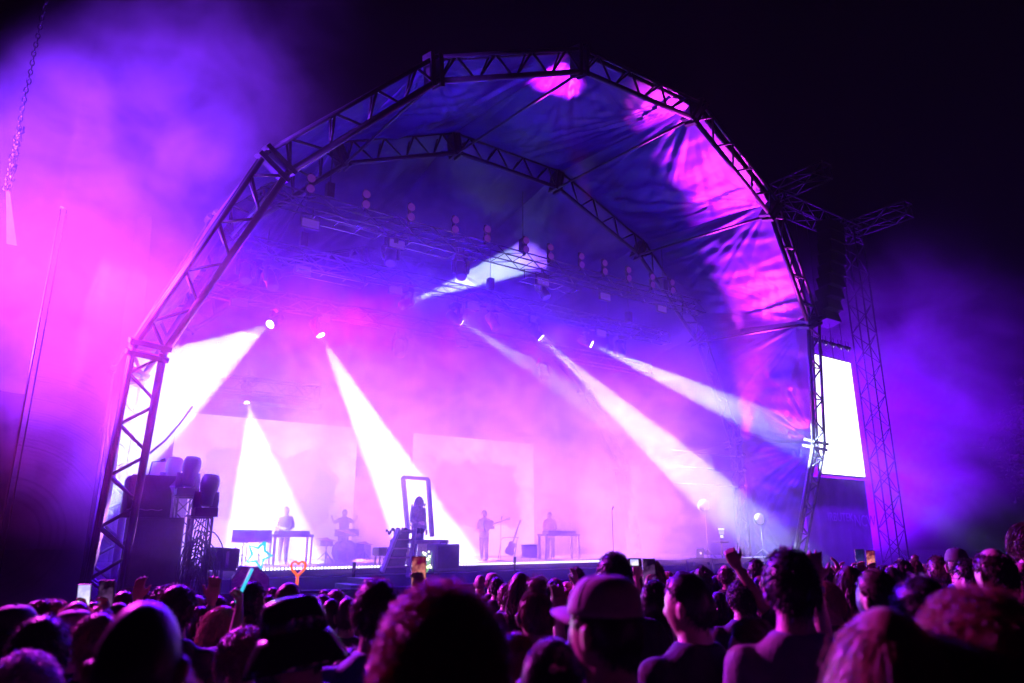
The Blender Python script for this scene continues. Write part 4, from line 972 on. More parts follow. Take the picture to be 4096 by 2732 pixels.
# lit plant case and speaker cabinet on the lip
c = AT(975, 1318, -.35); e_ = AT(975, 1275, -.35); t = sthing('plant_case', 'glass case of glowing green and yellow blossoms on the lip', 'planter', c[0], -.35, c[2])
h_ = e_[2] - c[2] + .12
gl, gt, gb = new_mat('clear_glass'); gb.inputs['Transmission Weight'].default_value = 1; gb.inputs['Roughness'].default_value = .05; gb.inputs['Base Color'].default_value = (.9, 1, .95, 1)
for x in (-.17, .17): MB().box((x, 0, h_ / 2), (.012, .24, h_)).build('glass_side', gl, t)
MB().box((0, 0, .02), (.36, .26, .04)).build('base', MT['blackmetal'], t)
q = MB(); q2 = MB(); r_ = random.Random(2)
for k in range(22):
    x = r_.uniform(-.14, .14); z = h_ * r_.uniform(.15, .95); q.tube([(x * .4, 0, .03), (x * .8, r_.uniform(-.08, .08), z * .5), (x, r_.uniform(-.1, .05), z)], .01, 4)
    if k % 2: q2.ball((x, r_.uniform(-.11, 0), z), r_.uniform(.02, .042), 8, 6)
q.build('stems', glow('lit_stem', (.35, .85, .25), .7), t, True); q2.build('blossoms', glow('lit_blossom', (.95, 1., .55), 2.2), t, True)
a, b2 = AT(996, 1310, -.3), AT(1051, 1249, -.3)
t = sthing('guitar_cabinet', 'plain speaker cabinet facing backwards on the lip beside the plant case', 'loudspeaker', (a[0] + b2[0]) / 2, -.15, min(a[2], DZ)); w_, h_ = b2[0] - a[0], b2[2] - min(a[2], DZ)
MB().box((0, 0, h_ / 2), (w_, .5, h_)).build('cabinet', mat('cab_tolex', (.10, .09, .12), .7, 0, .15, 40, .2), t, False, .025); MB().box((0, -.253, h_ / 2), (w_ - .1, .012, h_ - .1)).build('back_panel', MT['case'], t)
MB().tube([(-.1, 0, h_), (-.08, 0, h_ + .05), (.08, 0, h_ + .05), (.1, 0, h_)], .012, 6).build('handle', MT['blackmetal'], t)
# instruments
def mic_stand(u, v, h_, label, boom=None, rz=0.):
    t = sthing('microphone_stand', label, 'microphone stand', u, v, DZ, rz, 'microphone stands'); top = V((0, 0, h_))
    MB().lathe([(.13, 0), (.13, .02), (.03, .035)], (0, 0, 0), (0, 0, 1), 16).build('base', MT['blackmetal'], t, True); MB().tube([(0, 0, .03), top], [.013, .01], 6).build('pole', MT['blackmetal'], t, True)
    end = top
    if boom: end = top + V(boom); MB().tube([top - V(boom) * .25, end], .009, 6).build('boom', MT['blackmetal'], t, True)
    d = (end - V((0, 0, .2)) - end).normalized() if not boom else V(boom).normalized()
    MB().tube([end - d * .02, end + V((0, -.02, .05)), end + V((0, -.05, .1))], [.016, .02, .024], 8).build('microphone', MT['blackmetal'], t, True); MB().ball(end + V((0, -.055, .12)), .032, 10, 8).build('grille', MT['chrome'], t, True)
c = AT(1405, 1173, .2); mic_stand(c[0], .2, c[2] - DZ, 'tall straight microphone stand in pink smoke at stage right')
c = AT(1150, 1195, 2.4); mic_stand(c[0], 2.4, c[2] - DZ, 'microphone stand at the guitarist\'s hand')
c = AT(620, 1200, 2.8); mic_stand(c[0], 2.8, c[2] - DZ, 'microphone stand at the left end of the keyboard table', (.45, 0, .2))
c = AT(568, 1245, 1.6); mic_stand(c[0], 1.6, c[2] - DZ, 'low microphone stand among the left pair of drums', (-.3, -.1, -.25))
def drum(parent, c, r, h_, m=None, axis=(0, 0, 1)):
    s_ = MB().lathe([(r, 0), (r, h_)], c, axis, 26).build('drum_shell', m or MT['drum'], parent, True)
    for e in (.0, h_ - .03): MB().lathe([(r + .012, e), (r + .014, e + .015), (r + .012, e + .03)], c, axis, 26).build('hoop', MT['chrome'], s_, True)
    MB().lathe([(r * .97, h_ - .012), (r * .97, h_ - .004)], c, axis, 26).build('drum_head', MT['paint'], s_)
def stand(parent, c, h_, r=.3, m=None):
    q = MB(); q.tube([V(c), V(c) + V((0, 0, h_))], .014, 6)
    for k in range(3): a = 2.1 * k + .4; q.tube([V(c) + V((0, 0, .3)), V(c) + V((math.cos(a) * r, math.sin(a) * r, .01))], .011, 5)
    q.build('stand', m or MT['chrome'], parent, True)
for px, lab in ((560, 'left'), (598, 'right')):
    c = AT(px, 1232, 1.9); t = sthing('floor_drum', 'shallow drum on a stand at stage left, ' + lab + ' one of two', 'drum', c[0], 1.9, DZ, 0, 'pair of stage left drums'); hh = c[2] - DZ
    drum(t, (0, 0, hh - .14), .27, .3); stand(t, (0, 0, 0), hh - .12)
def cymbal(px, py, v, r, label, tilt=.1):
    c = AT(px, py, v); t = sthing('cymbal', label, 'cymbal', c[0], v, DZ, 0, 'cymbals of the drum kit'); h_ = c[2] - DZ
    stand(t, (0, 0, 0), h_); MB().lathe([(r, -.012), (r * .5, .008), (r * .2, .018), (.05, .045), (.012, .055)], (0, 0, h_), (tilt, -tilt, 1), 28).build('disc', MT['brass'], t, True)
cymbal(750, 1238, 3.1, .30, 'left low cymbal of the drum kit'); cymbal(797, 1221, 3.4, .30, 'highest cymbal of the drum kit', .18); cymbal(838, 1247, 3.6, .27, 'right cymbal of the drum kit, faint in smoke')
c = AT(795, 1290, 3.7); t = sthing('drum_kit', 'drum kit in pink smoke behind the black steps', 'drum kit', c[0], 3.9, DZ)
drum(t, (0, -.25, .30), .30, .45, None, (0, 1, 0)); drum(t, (-.55, 0, .45), .18, .16); drum(t, (-.2, -.1, .72), .16, .2); drum(t, (.2, -.1, .72), .17, .22); drum(t, (.62, .05, .1), .22, .42); stand(t, (-.55, 0, 0), .46)
MB().tube([(0, -.1, .55), (0, -.1, .8)], .02, 6).build('tom_mount', MT['chrome'], t)
c = AT(1215, 1283, .9); e_ = AT(1215, 1250, .9); t = sthing('marching_drum', 'deep drum standing alone right of the guitar stand', 'drum', c[0], .9, DZ); drum(t, (0, 0, .12), .235, e_[2] - DZ - .12)
for a in (0, 2.1, 4.2): MB().tube([(math.cos(a) * .24, math.sin(a) * .24, .3), (math.cos(a) * .26, math.sin(a) * .26, 0)], .01, 5).build('leg', MT['chrome'], t)
def table(px0, px1, pyt, v, label, keys=True):
    a, b2 = AT(px0, pyt, v), AT(px1, pyt, v); L = b2[0] - a[0]; h_ = a[2] - DZ
    t = sthing('keyboard_stand', label, 'keyboard', a[0], v, DZ, 0, 'keyboards on stage')
    MB().box((L / 2, 0, h_), (L, .45, .07)).build('table_top', MT['blackmetal'], t, False, .01)
    for x in (.05, L - .05):
        for y in (-.18, .18): MB().box((x, y, h_ / 2), (.06, .05, h_)).build('leg', MT['blackmetal'], t)
    MB().box((L / 2, -.02, h_ + .08), (L * .8, .32, .09)).build('keyboard', MT['plastic'], t, False, .01)
    q = MB()
    for k in range(36): q.box((L * .14 + L * .72 * k / 36, .07, h_ + .13), (L * .72 / 36 * .85, .14, .015))
    q.build('keys', MT['paint'], t)
table(623, 715, 1230, 2.9, 'keyboard table in the white light of the low truss'); table(1243, 1322, 1228, 2.2, 'keyboard stand in pink smoke at stage right')
# band
def band(px, pyf, v, pyt, label, **k):
    c = AT(px, pyt, v); p = T(c[0], v, DZ); h_ = min(1.85, max(1.5, c[2] - DZ)); rz = math.pi + k.pop('turn', 0) + math.atan2(p.x, p.y) * -1
    return person(p, rz, h_, label, cat='person', lod=1, **k), p
band(655, 0, 3.35, 1196, 'keyboard player in pale loose clothes behind the left table', hair='short', arms=('play', 'play'), shirt='pale', sleeve=True, seed=3, turn=.3)
g_, gp = band(1112, 0, 2.6, 1182, 'guitarist in dark top standing before the right video wall', hair='wavy', arms=('play', 'play'), shirt='pale', sleeve=True, seed=5, turn=-.5)
band(1262, 0, 2.6, 1190, 'keyboard player at the stage right stand, lost in pink smoke', hair='short', arms=('play', 'play'), shirt='pink', seed=6, turn=.2)
band(790, 0, 4.4, 1205, 'drummer behind the cymbals, faint in smoke', hair='short', arms=('out', 'out'), shirt='grey', seed=7)
t, p = band(962, 0, 1.15, 1140, 'singer in a ruffled dark costume inside the mirror frame', hair='long', arms=('down', 'play'), shirt='black', sleeve=True, seed=8, turn=.7)
q = MB()
for k in range(120): a = rnd.uniform(0, 6.28); z = rnd.uniform(.95, 1.5); r0 = .2 - .05 * (z - .95); q.add([(math.cos(a) * r0, math.sin(a) * r0 * .75, z), (math.cos(a + .25) * r0 * 1.25, math.sin(a + .25) * r0 * .95, z + .03), (math.cos(a + .2) * r0 * 1.3, math.sin(a + .2) * r0, z + .09), (math.cos(a) * r0 * 1.05, math.sin(a) * r0 * .8, z + .07)], [(0, 1, 2, 3)])
q.build('ruffles', MT['scrim'], t)
def guitar(loc, rz, label, m, rot=0.):
    t = thing('electric_guitar', label, 'guitar', loc, rz, 'guitars on stage', False); q = MB(); t.rotation_euler = (0, rot, rz)
    out = [(-.20, -.10), (-.16, -.17), (-.05, -.15), (.03, -.11), (.10, -.15), (.19, -.15), (.20, -.08), (.14, -.04), (.17, .0), (.20, .06), (.15, .13), (.04, .11), (-.06, .15), (-.17, .16), (-.21, .08)]
    q.prism(out, -.022, .022); q.build('body', m, t, False, .008); MB().box((.46, -.012, 0), (.62, .02, .05)).build('neck', MT['wood'], t)
    MB().prism([(.76, -.03), (.92, -.055), (.94, .0), (.90, .045), (.76, .03)], -.022, -.004).build('headstock', MT['wood'], t)
    return t
guitar(gp + Td(-.02, -.30, 1.05), PHI + .15, 'dark electric guitar held by the guitarist', MT['plastic'], -.25)
c = AT(1172, 1262, 2.0); guitar(T(c[0], 2.0, DZ + .38), PHI, 'spare electric guitar resting in a stand right of the guitarist', MT['wood'], -1.15)
t = sthing('guitar_stand', 'tubular guitar stand right of the guitarist', 'stand', c[0], 2.0, DZ)
for x in (-.28, .32): MB().tube([(x - .1, .12, 0), (x, .1, .62), (x + .04, .06, .68), (.02, .1, .7)], .014, 6).build('frame_tube', MT['chrome'], t, True)
MB().tube([(-.15, .05, .22), (.2, .05, .22)], .014, 6).build('cradle', MT['chrome'], t)
# stage right: flight case with laptop, lamps on stands, cross bars
a, b2 = AT(1588, 1316, -.2), AT(1641, 1282, -.2)
t = sthing('flight_case', 'flight case with metal edges under the laptop at stage right', 'flight case', (a[0] + b2[0]) / 2, .2, b2[2] - .72 if b2[2] - .72 < DZ else DZ); w_ = b2[0] - a[0]; h_ = .72
MB().box((0, 0, h_ / 2), (w_, .6, h_)).build('body', MT['case'], t, False, .01)
for x in (-1, 1):
    for y in (-1, 1): MB().box((x * w_ / 2, y * .3, h_ / 2), (.05, .05, h_ + .01)).build('edge_trim', MT['alu'], t)
for z in (0, h_ * .78, h_): MB().box((0, -.302, z), (w_, .012, .035)).build('edge_trim', MT['alu'], t)
for x in (-.3, .3): MB().box((x * w_, -.31, h_ * .78), (.1, .02, .12)).build('latch', MT['chrome'], t)
l0 = AT(1607, 1281, -.05); t = sthing('laptop', 'open silver laptop with a glowing lid mark on the flight case', 'laptop', l0[0], -.05, b2[2] + .01, .05)
MB().box((0, .13, .012), (.42, .28, .02)).build('base', MT['alu'], t, False, .006)
s_ = MB().box((0, -.02, .17), (.42, .016, .30), M3.Rotation(.15, 3, 'X')).build('lid', mat('laptop_shell', (.55, .5, .56), .4, .4, .05, 9), t, False, .006)
MB().lathe([(.030, 0), (.034, .003), (.03, .006)], (0, -.037, .165), (0, -1, .15), 16).build('glowing_mark', glow('lid_mark', (1, .8, 1), 3), s_)
for px, py, v, lab, st in ((1617, 1160, .6, 'round pale LED lamp on a stand above the laptop', 1), (1745, 1192, -.3, 'rightmost round LED lamp on a stand near the arch leg', 1)):
    c = AT(px, py, v); t = sthing('led_lamp', lab, 'stage lamp', c[0], v, DZ, 0, 'round LED lamps at stage right'); h_ = c[2] - DZ
    MB().lathe([(.1, -.2), (.19, -.14), (.21, -.02), (.21, 0)], (0, 0, h_), (-.35, -1, -.05), 24).build('lamp_can', MT['plastic'], t, True)
    q = MB(); ax = V((-.35, -1, -.05)).normalized(); px_ = ax.cross(V((0, 0, 1))).normalized(); py_ = px_.cross(ax)
    for k in range(37):
        rr = .185 * math.sqrt((k + .5) / 37); aa = k * 2.4; q.ball(V((0, 0, h_)) + px_ * rr * math.cos(aa) + py_ * rr * math.sin(aa), .02, 8, 5)
    q.build('led_dots', glow('led_dot', (.55, .38, 1.), .9), t, True); stand(t, (0, 0, 0), h_, .4, MT['blackmetal'])
c = AT(1656, 1222, .3); t = sthing('screen_device', 'small lit console screen on a stand right of the laptop', 'console', c[0], .3, DZ); h_ = c[2] - DZ
MB().prism([(-.17, .15), (.17, .15), (.13, -.2), (-.1, -.2)], .0, .04).build('screen', MT['blackmetal'], t).location = (0, 0, h_)
for z0, z1, w0, w1 in ((.14, .07, .165, .155), (.05, -.07, .145, .13), (-.09, -.19, .08, .09)): MB().add([(-w0, -.006, z0), (w0, -.006, z0), (w1, -.006, z1), (-w1, -.006, z1)], [(0, 1, 2, 3)]).build('display', glow('console_display', (.62, .72, 1.), 1.6 if z0 > .1 or z0 < 0 else .6), t).location = (0, 0, h_)
MB().tube([(0, .03, 0), (0, .03, h_ - .18)], .03, 6).build('pole', MT['blackmetal'], t); MB().box((0, .1, h_ - .33), (.5, .4, .05)).build('shelf', MT['steel'], t)
t = sthing('side_lamp_tower', 'upright truss with horizontal bars and small lamps at stage right', 'tower', AT(1690, 1060, 1.2)[0], 1.2, DZ)
box_truss(t, (0, 0, 0), (0, 0, 5.0), .3, .024, .4, MT['steel'], (0, 1, 0))
for py in (1048, 1082, 1118):
    z = AT(1690, py, 1.2)[2] - DZ; MB().tube([(-3.6, 0, z), (.3, 0, z)], .03, 8).build('cross_bar', MT['alu'], t, True)
    MB().lathe([(.05, -.16), (.09, -.1), (.1, 0)], (.35, -.1, z + .05), (-.6, -.6, -.3), 12).build('lamp', MT['chrome'], t, True)
moving_head(AT(1716, 792, .6), (-.2, -.2, -1), 'moving head hanging beneath the side wall, left of two', 1.25, True, None, 'moving heads by the side wall')
moving_head(AT(1803, 812, -.9), (-.2, -.2, -1), 'moving head hanging beneath the side wall, nearest the arch', 1.3, True, None, 'moving heads by the side wall')
t = sthing('wall_truss', 'sagging dark truss carrying the lamps beneath the side wall', 'lighting truss', AT(1640, 762, 1.8)[0], 1.8, AT(1640, 762, 1.8)[2]); e_ = V(AT(1850, 752, -1.4)) - V(AT(1640, 762, 1.8)); box_truss(t, (0, 0, 0), e_, .3, .02, .5, MT['blackmetal'])
# ground support cable drape at the left truss
c0, c1 = V(AT(440, 948, 1.)), V(AT(345, 1040, .2)); t = sthing('draped_cable', 'thick cable drooping from the low truss to the arch leg', 'cable', c1.x, c1.y, c1.z)
MB().tube([(0, 0, 0), (c0 - c1) * .35 + V((0, 0, -.05)), (c0 - c1) * .7 + V((0, 0, .02)), (c0 - c1) + V((0, 0, .15))], .025, 8).build('cable', MT['cable'], t, True)
# ------------------------------------------------------------------ the crowd
CW = dict(short=.172, crop=.168, buzz=.163, fringe=.160, wavy=.205, curly=.225, afro=.285, long=.195, longwavy=.215, bob=.20, tied=.170, bun=.170, ponytail=.170)
TOPZ = dict(short=.013, crop=.010, buzz=.004, fringe=.0, wavy=.030, curly=.045, afro=.075, long=.018, longwavy=.026, bob=.022, tied=.010, bun=.045, ponytail=.010)
GAZE = T(8, 2, 2)
def crowd(px, top, wpx, label, hair='short', hcol='brown', turn=0., hat=None, dist=None, **k):
    W_ = CW[hair] if not hat else (.182 if hat != 'bucket' else .20)
    d = dist or W_ * FPX / wpx
    for _ in range(6):                                    # keep heights human: step nearer or farther if need be
        p = ATY(px, top, d); gz = GZ(p.y); h_ = p.z - gz - (TOPZ[hair] if not hat else (.04 if hat != 'bucket' else .05))
        if h_ < 1.42: d *= .92
        elif h_ > 1.98: d *= 1.07
        else: break
    h_ = min(2.0, max(1.36, h_))
    sc = (wpx / FPX * d) / (W_ * h_ / 1.755); sc = min(1.15, max(.9, sc))
    rz = math.atan2(-p.x, p.y) + (R(12) if turn == 0 and p.x > .3 else 0)      # heading measured from the line of sight
    lod = 0 if d < 2.6 else (1 if d < 5.5 else 2)
    return person((p.x, p.y, gz), rz + R(turn) * .55, h_, label, k.pop('group', 'people in the crowd'), hair, hcol, hat, yaw=round(R(turn) * .45, 1), lod=lod, bulk=sc, **k)
def reach(px, py, dist, arm, label, side=1, height=1.68, turn=0., **k):
    """someone whose right (1) or left (-1) hand is at that point"""
    p = ATY(px, py, dist); kk = height / 1.755; w_ = V(ARM[arm][1]) + V(ARM[arm][2]).normalized() * .09
    rz = math.atan2(-(GAZE.x - p.x), GAZE.y - p.y) + R(turn); rot = M3.Rotation(rz, 3, 'Z'); o_ = rot @ V((w_.x * side * kk, w_.y * kk, 0))
    base = p - o_; gz = p.z - w_.z * kk
    arms = ('down', arm) if side == 1 else (arm, 'down')
    if k.pop('both', False): arms = (arm, arm)
    if abs(gz - GZ(base.y)) > .02:                        # grow or shrink until the feet touch the field
        height = max(1.35, min(2.05, (p.z - GZ(base.y)) / w_.z * 1.755)); kk = height / 1.755; o_ = rot @ V((w_.x * side * kk, w_.y * kk, 0)); base = p - o_
    person((base.x, base.y, GZ(base.y)), rz, height, label, 'people in the crowd', arms=arms, lod=1, **k); return p, rz
ARM['lift'] = ((.22, .10, 1.66), (.16, .20, 1.92), (-.05, .1, 1), (-.5, -.9, 0), .7)
C = crowd
# front rows, left
C(68, 1474, 138, 'close-cropped pale curly hair, lowest in the left corner', 'curly', 'grey', hs=.9, seed=1)
C(40, 1371, 84, 'person in a dark cap at the left edge, above the pale curls', 'crop', 'black', hat='capback', hatm='capdark', seed=2)
C(102, 1412, 92, 'dark short-haired head between the dark cap and the big round head', 'short', 'black', seed=3)
C(333, 1377, 160, 'big round close-shaven head, largest of the left front row', 'buzz', 'black', shirt='navy', turn=-8, seed=4)
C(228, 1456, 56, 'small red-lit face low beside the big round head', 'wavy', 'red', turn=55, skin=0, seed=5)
C(232, 1405, 82, 'light-haired head half hidden behind the big round head', 'short', 'light', turn=15, seed=6)
C(177, 1383, 80, 'person in a pale cap left of the dark raised phone', 'crop', 'brown', hat='cap', hatm='capgrey', turn=10, seed=7)
C(160, 1470, 76, 'dark long-haired head left of the red-lit face', 'long', 'black', seed=8)
C(95, 1367, 50, 'person in a snapback cap above the dark short-haired head', 'crop', 'black', hat='capback', hatm='capdark', seed=9)
C(288, 1353, 45, 'wavy-haired head right of the dark raised phone', 'wavy', 'brown', turn=12, seed=10)
C(330, 1350, 43, 'small curly head just left of the tall quiff', 'curly', 'brown', seed=11)
C(384, 1333, 70, 'man with a tall curly quiff before the speaker pile', 'curly', 'black', turn=-10, hs=.92, seed=12)
C(431, 1351, 30, 'person in a pale beanie right of the tall quiff', 'buzz', 'black', hat='beanie', hatm='capgrey', seed=13)
C(450, 1363, 62, 'woman with long straight hair below the pedestals', 'long', 'brown', seed=14)
C(518, 1383, 75, 'woman with long fair hair half tied up', 'longwavy', 'blond', turn=28, shirt='pale', seed=15)
C(565, 1420, 122, 'loose springy brown curls left of the bucket hat', 'afro', 'light', turn=-20, hs=.95, seed=16)
C(370, 1520, 188, 'bowed wavy head cut by the bottom edge under the round head', 'wavy', 'light', seed=17)
C(501, 1367, 40, 'small brown-haired head below the clapping hands', 'short', 'brown', seed=18)
C(553, 1370, 52, 'dark bobbed head behind the springy brown curls', 'bob', 'black', seed=19)
C(91, 1396, 34, 'small pale-capped head squeezed behind the dark short-haired head', 'crop', 'light', hat='cap', hatm='capgrey', turn=30, seed=20)
C(137, 1387, 34, 'small red-haired head left of the pale cap', 'short', 'red', seed=21)
C(215, 1380, 34, 'small dark head between the pale cap and the raised phone', 'short', 'black', seed=22)
# centre
C(707, 1355, 128, 'person in a shiny black bucket hat facing left', 'crop', 'black', hat='bucket', hatm='vinyl', turn=62, pitch=.2, seed=23)
C(871, 1312, 118, 'man with straight brown hair and a blue shirt, left of the huge curls', 'wavy', 'brown', turn=18, shirt='blue', hs=.9, sleeve=True, seed=24)
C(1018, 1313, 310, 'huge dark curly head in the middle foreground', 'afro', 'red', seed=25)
C(666, 1335, 58, 'man with short hair and a lit ear above the bucket hat', 'crop', 'brown', turn=10, seed=26)
C(627, 1347, 27, 'small dark head left of the man with the lit ear', 'short', 'black', seed=27)
C(772, 1350, 44, 'tousled head between the bucket hat and the brown-haired man', 'wavy', 'light', seed=28)
C(793, 1362, 42, 'wispy fair head behind the right rim of the bucket hat', 'longwavy', 'blond', turn=20, seed=29)
C(746, 1352, 24, 'tiny dark head just above the bucket hat', 'short', 'black', seed=30)
C(1103, 1319, 27, 'bald small head in front of the stage, right of the huge curls', 'buzz', 'grey', seed=31)
C(1131, 1309, 33, 'small person in a pale cap facing the guitarist', 'crop', 'brown', hat='cap', hatm='capgrey', seed=32)
C(1141, 1324, 34, 'small dark head directly under the small pale cap', 'short', 'black', seed=33)
C(1163, 1338, 36, 'long-haired small head right of the huge curls', 'long', 'light', seed=34)
C(1196, 1311, 55, 'woman with long dark hair right of the huge curls', 'long', 'brown', turn=8, seed=35)
C(1231, 1330, 80, 'woman with a messy bun left of the pink-lit cap', 'bun', 'light', shirt='navy', turn=10, seed=36)
C(1393, 1293, 152, 'man in a pink-lit baseball cap, face in profile to the left', 'crop', 'black', hat='cap', hatm='capgrey', turn=50, shirt='black', skin=0, seed=37)
C(1410, 1267, 74, 'dark head rising right behind the pink-lit cap', 'short', 'black', seed=38)
C(1267, 1462, 136, 'dark head with a small pink hair clip at the bottom edge', 'tied', 'black', seed=39, shirt='black')
C(1301, 1347, 40, 'woman with long red hair beside the cap brim', 'longwavy', 'red', seed=40)
C(1502, 1330, 66, 'ponytailed head above a striped white top', 'ponytail', 'black', shirt='white', turn=-5, seed=41)
C(1500, 1285, 45, 'head of short hair behind a dark phone held up', 'short', 'light', seed=42)
C(1584, 1309, 92, 'man with a neat dark crop, cheek lit and turned left', 'crop', 'black', turn=62, shirt='black', seed=43)
C(1700, 1321, 70, 'dark curly-topped head with one lit ear', 'curly', 'black', turn=22, hs=.85, seed=44)
C(1737, 1415, 96, 'woman with hair drawn back, face lit in left profile', 'tied', 'brown', turn=75, shirt='grey', seed=45)
C(1735, 1282, 34, 'small dark head right of the raised fist', 'short', 'black', seed=46)
C(1275, 1326, 34, 'small fair head between the bun and the cap brim', 'short', 'light', seed=47)
C(1242, 1320, 30, 'small dark head behind the messy bun', 'short', 'black', seed=48)
C(1325, 1301, 32, 'small dark head above the cap brim', 'short', 'brown', seed=49)
C(1463, 1314, 30, 'small long-haired head right of the pink-lit cap', 'long', 'light', seed=50)
C(1534, 1311, 32, 'small fair head left of the neat dark crop', 'short', 'blond', seed=51)
C(1612, 1298, 34, 'small dark head below the flight case', 'short', 'black', seed=52)
C(1665, 1297, 32, 'bald head with a dark headband under the raised fist', 'fringe', 'brown', seed=53)
C(1645, 1318, 38, 'long straight-haired head right of the neat dark crop', 'long', 'brown', turn=-12, seed=54)
C(1650, 1356, 44, 'dark long-haired head in front of the straight-haired one', 'long', 'black', seed=55)
C(1704, 1303, 30, 'tiny dark head behind the curly-topped head', 'short', 'brown', seed=56)
C(1746, 1318, 40, 'bobbed fair head left of the tall man', 'bob', 'light', seed=57)
C(1766, 1358, 50, 'purple-lit cropped head left of the tall man\'s shoulder', 'crop', 'light', seed=58, turn=10)
# right
C(1809, 1257, 102, 'tall man with short dark hair and a purple-lit grey shirt', 'short', 'black', turn=12, shirt='grey', seed=59)
C(1900, 1333, 56, 'woman with glasses and hair up, in left profile', 'tied', 'blond', turn=75, glasses=True, skin=0, seed=60)
C(1949, 1296, 58, 'woman with long brown hair right of the watch hand', 'long', 'brown', seed=61)
C(1951, 1330, 48, 'dark head just in front of the long brown hair', 'tied', 'black', turn=35, seed=62)
C(2014, 1305, 76, 'woman with smoothed-back hair looking left', 'tied', 'brown', turn=55, seed=63)
C(2119, 1305, 128, 'wide dark head left of the red curls', 'wavy', 'black', turn=35, hs=.92, shirt='black', seed=64)
C(2029, 1386, 196, 'woman with long blond hair low in the right foreground', 'long', 'blond', shirt='black', seed=65)
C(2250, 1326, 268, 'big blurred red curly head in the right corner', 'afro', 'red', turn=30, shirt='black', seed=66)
C(2192, 1250, 43, 'man in a blue cap and checked shirt, highest on the right', 'crop', 'brown', hat='cap', hatm='capdark', turn=15, shirt='blue', seed=67)
C(2154, 1275, 40, 'short-haired head left of the blue cap', 'short', 'brown', turn=30, seed=68)
C(2225, 1281, 50, 'man with dark glasses right of the blue cap', 'short', 'black', turn=62, glasses=True, seed=69)
C(2281, 1257, 62, 'balding man with a shiny crown at the right', 'fringe', 'brown', turn=42, seed=70)
C(2340, 1271, 48, 'curly head cut by the right edge beside the balding man', 'curly', 'brown', turn=15, hs=.85, seed=71)
C(1905, 1300, 38, 'small brown head behind the watch hand', 'bob', 'light', seed=72)
C(2070, 1284, 38, 'dark rounded head right of the two raised phones', 'short', 'black', seed=73)
C(2098, 1276, 28, 'small head with a top bun, right of the rounded head', 'bun', 'light', seed=74)
C(2124, 1294, 26, 'tiny fair head below the top bun', 'short', 'blond', seed=75)
C(2047, 1299, 44, 'long dark head behind the smoothed-back hair', 'long', 'black', seed=76)
C(2167, 1296, 32, 'small curly head below the blue cap', 'curly', 'brown', hs=.85, seed=77)
C(2240, 1309, 40, 'brown head low between the glasses and the balding man', 'short', 'light', seed=78)
C(2192, 1312, 46, 'fair-haired head in front of the blue cap', 'bob', 'light', seed=79)
# someone carried on shoulders at the right edge
p = ATY(2342, 1193, 6.0)
person((p.x + .05, p.y, p.z - 1.62), R(20), 1.60, 'long-haired woman raised above the others at the right edge', 'people in the crowd', 'longwavy', 'brown', yaw=.4, shirt='pink', lod=1, seed=80)
person((p.x + .05, p.y + .02, GZ(p.y) - .0), R(15), 1.62, 'person carrying the raised woman at the right edge', 'people in the crowd', 'short', 'black', lod=2, seed=81)
# far rows: nothing sets these small heads apart
far = random.Random(21)
for lab, x0_, x1_, y0_, y1_, n_, dd in (('small dark head far back in the crowd left of the steps', 560, 830, 1362, 1378, 7, (4.6, 6.)), ('small head in the rows between the guitarist and the flight case', 1150, 1600, 1320, 1338, 13, (5.5, 9.)),
                                     ('small head in the far rows before the laptop and the arch leg', 1480, 1780, 1302, 1312, 9, (7., 11.)), ('small head in the far rows below the scrim banner', 1850, 2330, 1290, 1304, 15, (7.5, 13.)), ('small dark head in the rows before the dark scaffold wing', 10, 480, 1375, 1392, 9, (3.9, 5.))):
    for k in range(n_):
        x = x0_ + (x1_ - x0_) * (k + far.uniform(.1, .9)) / n_; y = far.uniform(y0_, y1_); st = far.choice(['short', 'short', 'long', 'crop', 'wavy', 'bob'])
        C(x, y, 30, lab, st, far.choice(['black', 'brown', 'brown', 'light', 'blond']), turn=far.uniform(-20, 35), dist=far.uniform(*dd), group=lab.replace('small dark head', 'small heads').replace('small head', 'small heads'), seed=far.randint(0, 5), shirt=far.choice(['black', 'navy', 'grey', 'black']))
# raised hands and what they hold
def phone(p, rz, label, lit=None, tilt=.15, big=1.):
    t = thing('phone', label, 'phone', p, rz, 'phones held up in the crowd', False); t.rotation_euler = (tilt, 0, rz)
    MB().box((0, 0, 0), (.077 * big, .009, .158 * big)).build('case', MT['plastic'], t, False, .004)
    q = MB().add([(-.035 * big, -.0052, -.074 * big), (.035 * big, -.0052, -.074 * big), (.035 * big, -.0052, .074 * big), (-.035 * big, -.0052, .074 * big)], [(0, 1, 2, 3)]); q.build('display', lit or M_DARKLENS, t)
    MB().box((.02 * big, .006, .055 * big), (.026 * big, .004, .03 * big)).build('camera_bump', MT['blackmetal'], t)
    return t
def picture(name, cols, s):
    m, t, b = new_mat(name); b.inputs['Base Color'].default_value = (.01, .01, .01, 1); tc = t.nodes.new('ShaderNodeTexCoord'); n = t.nodes.new('ShaderNodeTexNoise'); n.inputs['Scale'].default_value = 32; n.inputs['Detail'].default_value = 3
    sp = t.nodes.new('ShaderNodeSeparateXYZ'); ad = t.nodes.new('ShaderNodeMath'); ad.operation = 'MULTIPLY_ADD'; rp = t.nodes.new('ShaderNodeValToRGB')
    t.links.new(tc.outputs['Object'], n.inputs['Vector']); t.links.new(tc.outputs['Generated'], sp.inputs[0]); t.links.new(sp.outputs[2], ad.inputs[0]); ad.inputs[1].default_value = -.55; t.links.new(n.outputs[0], ad.inputs[2])
    rp.color_ramp.elements[0].color = (*cols[0], 1); rp.color_ramp.elements[1].color = (*cols[1], 1); rp.color_ramp.elements[0].position = .02; rp.color_ramp.elements[1].position = .5
    t.links.new(ad.outputs[0], rp.inputs[0]); t.links.new(rp.outputs[0], b.inputs['Emission Color']); b.inputs['Emission Strength'].default_value = s; return m
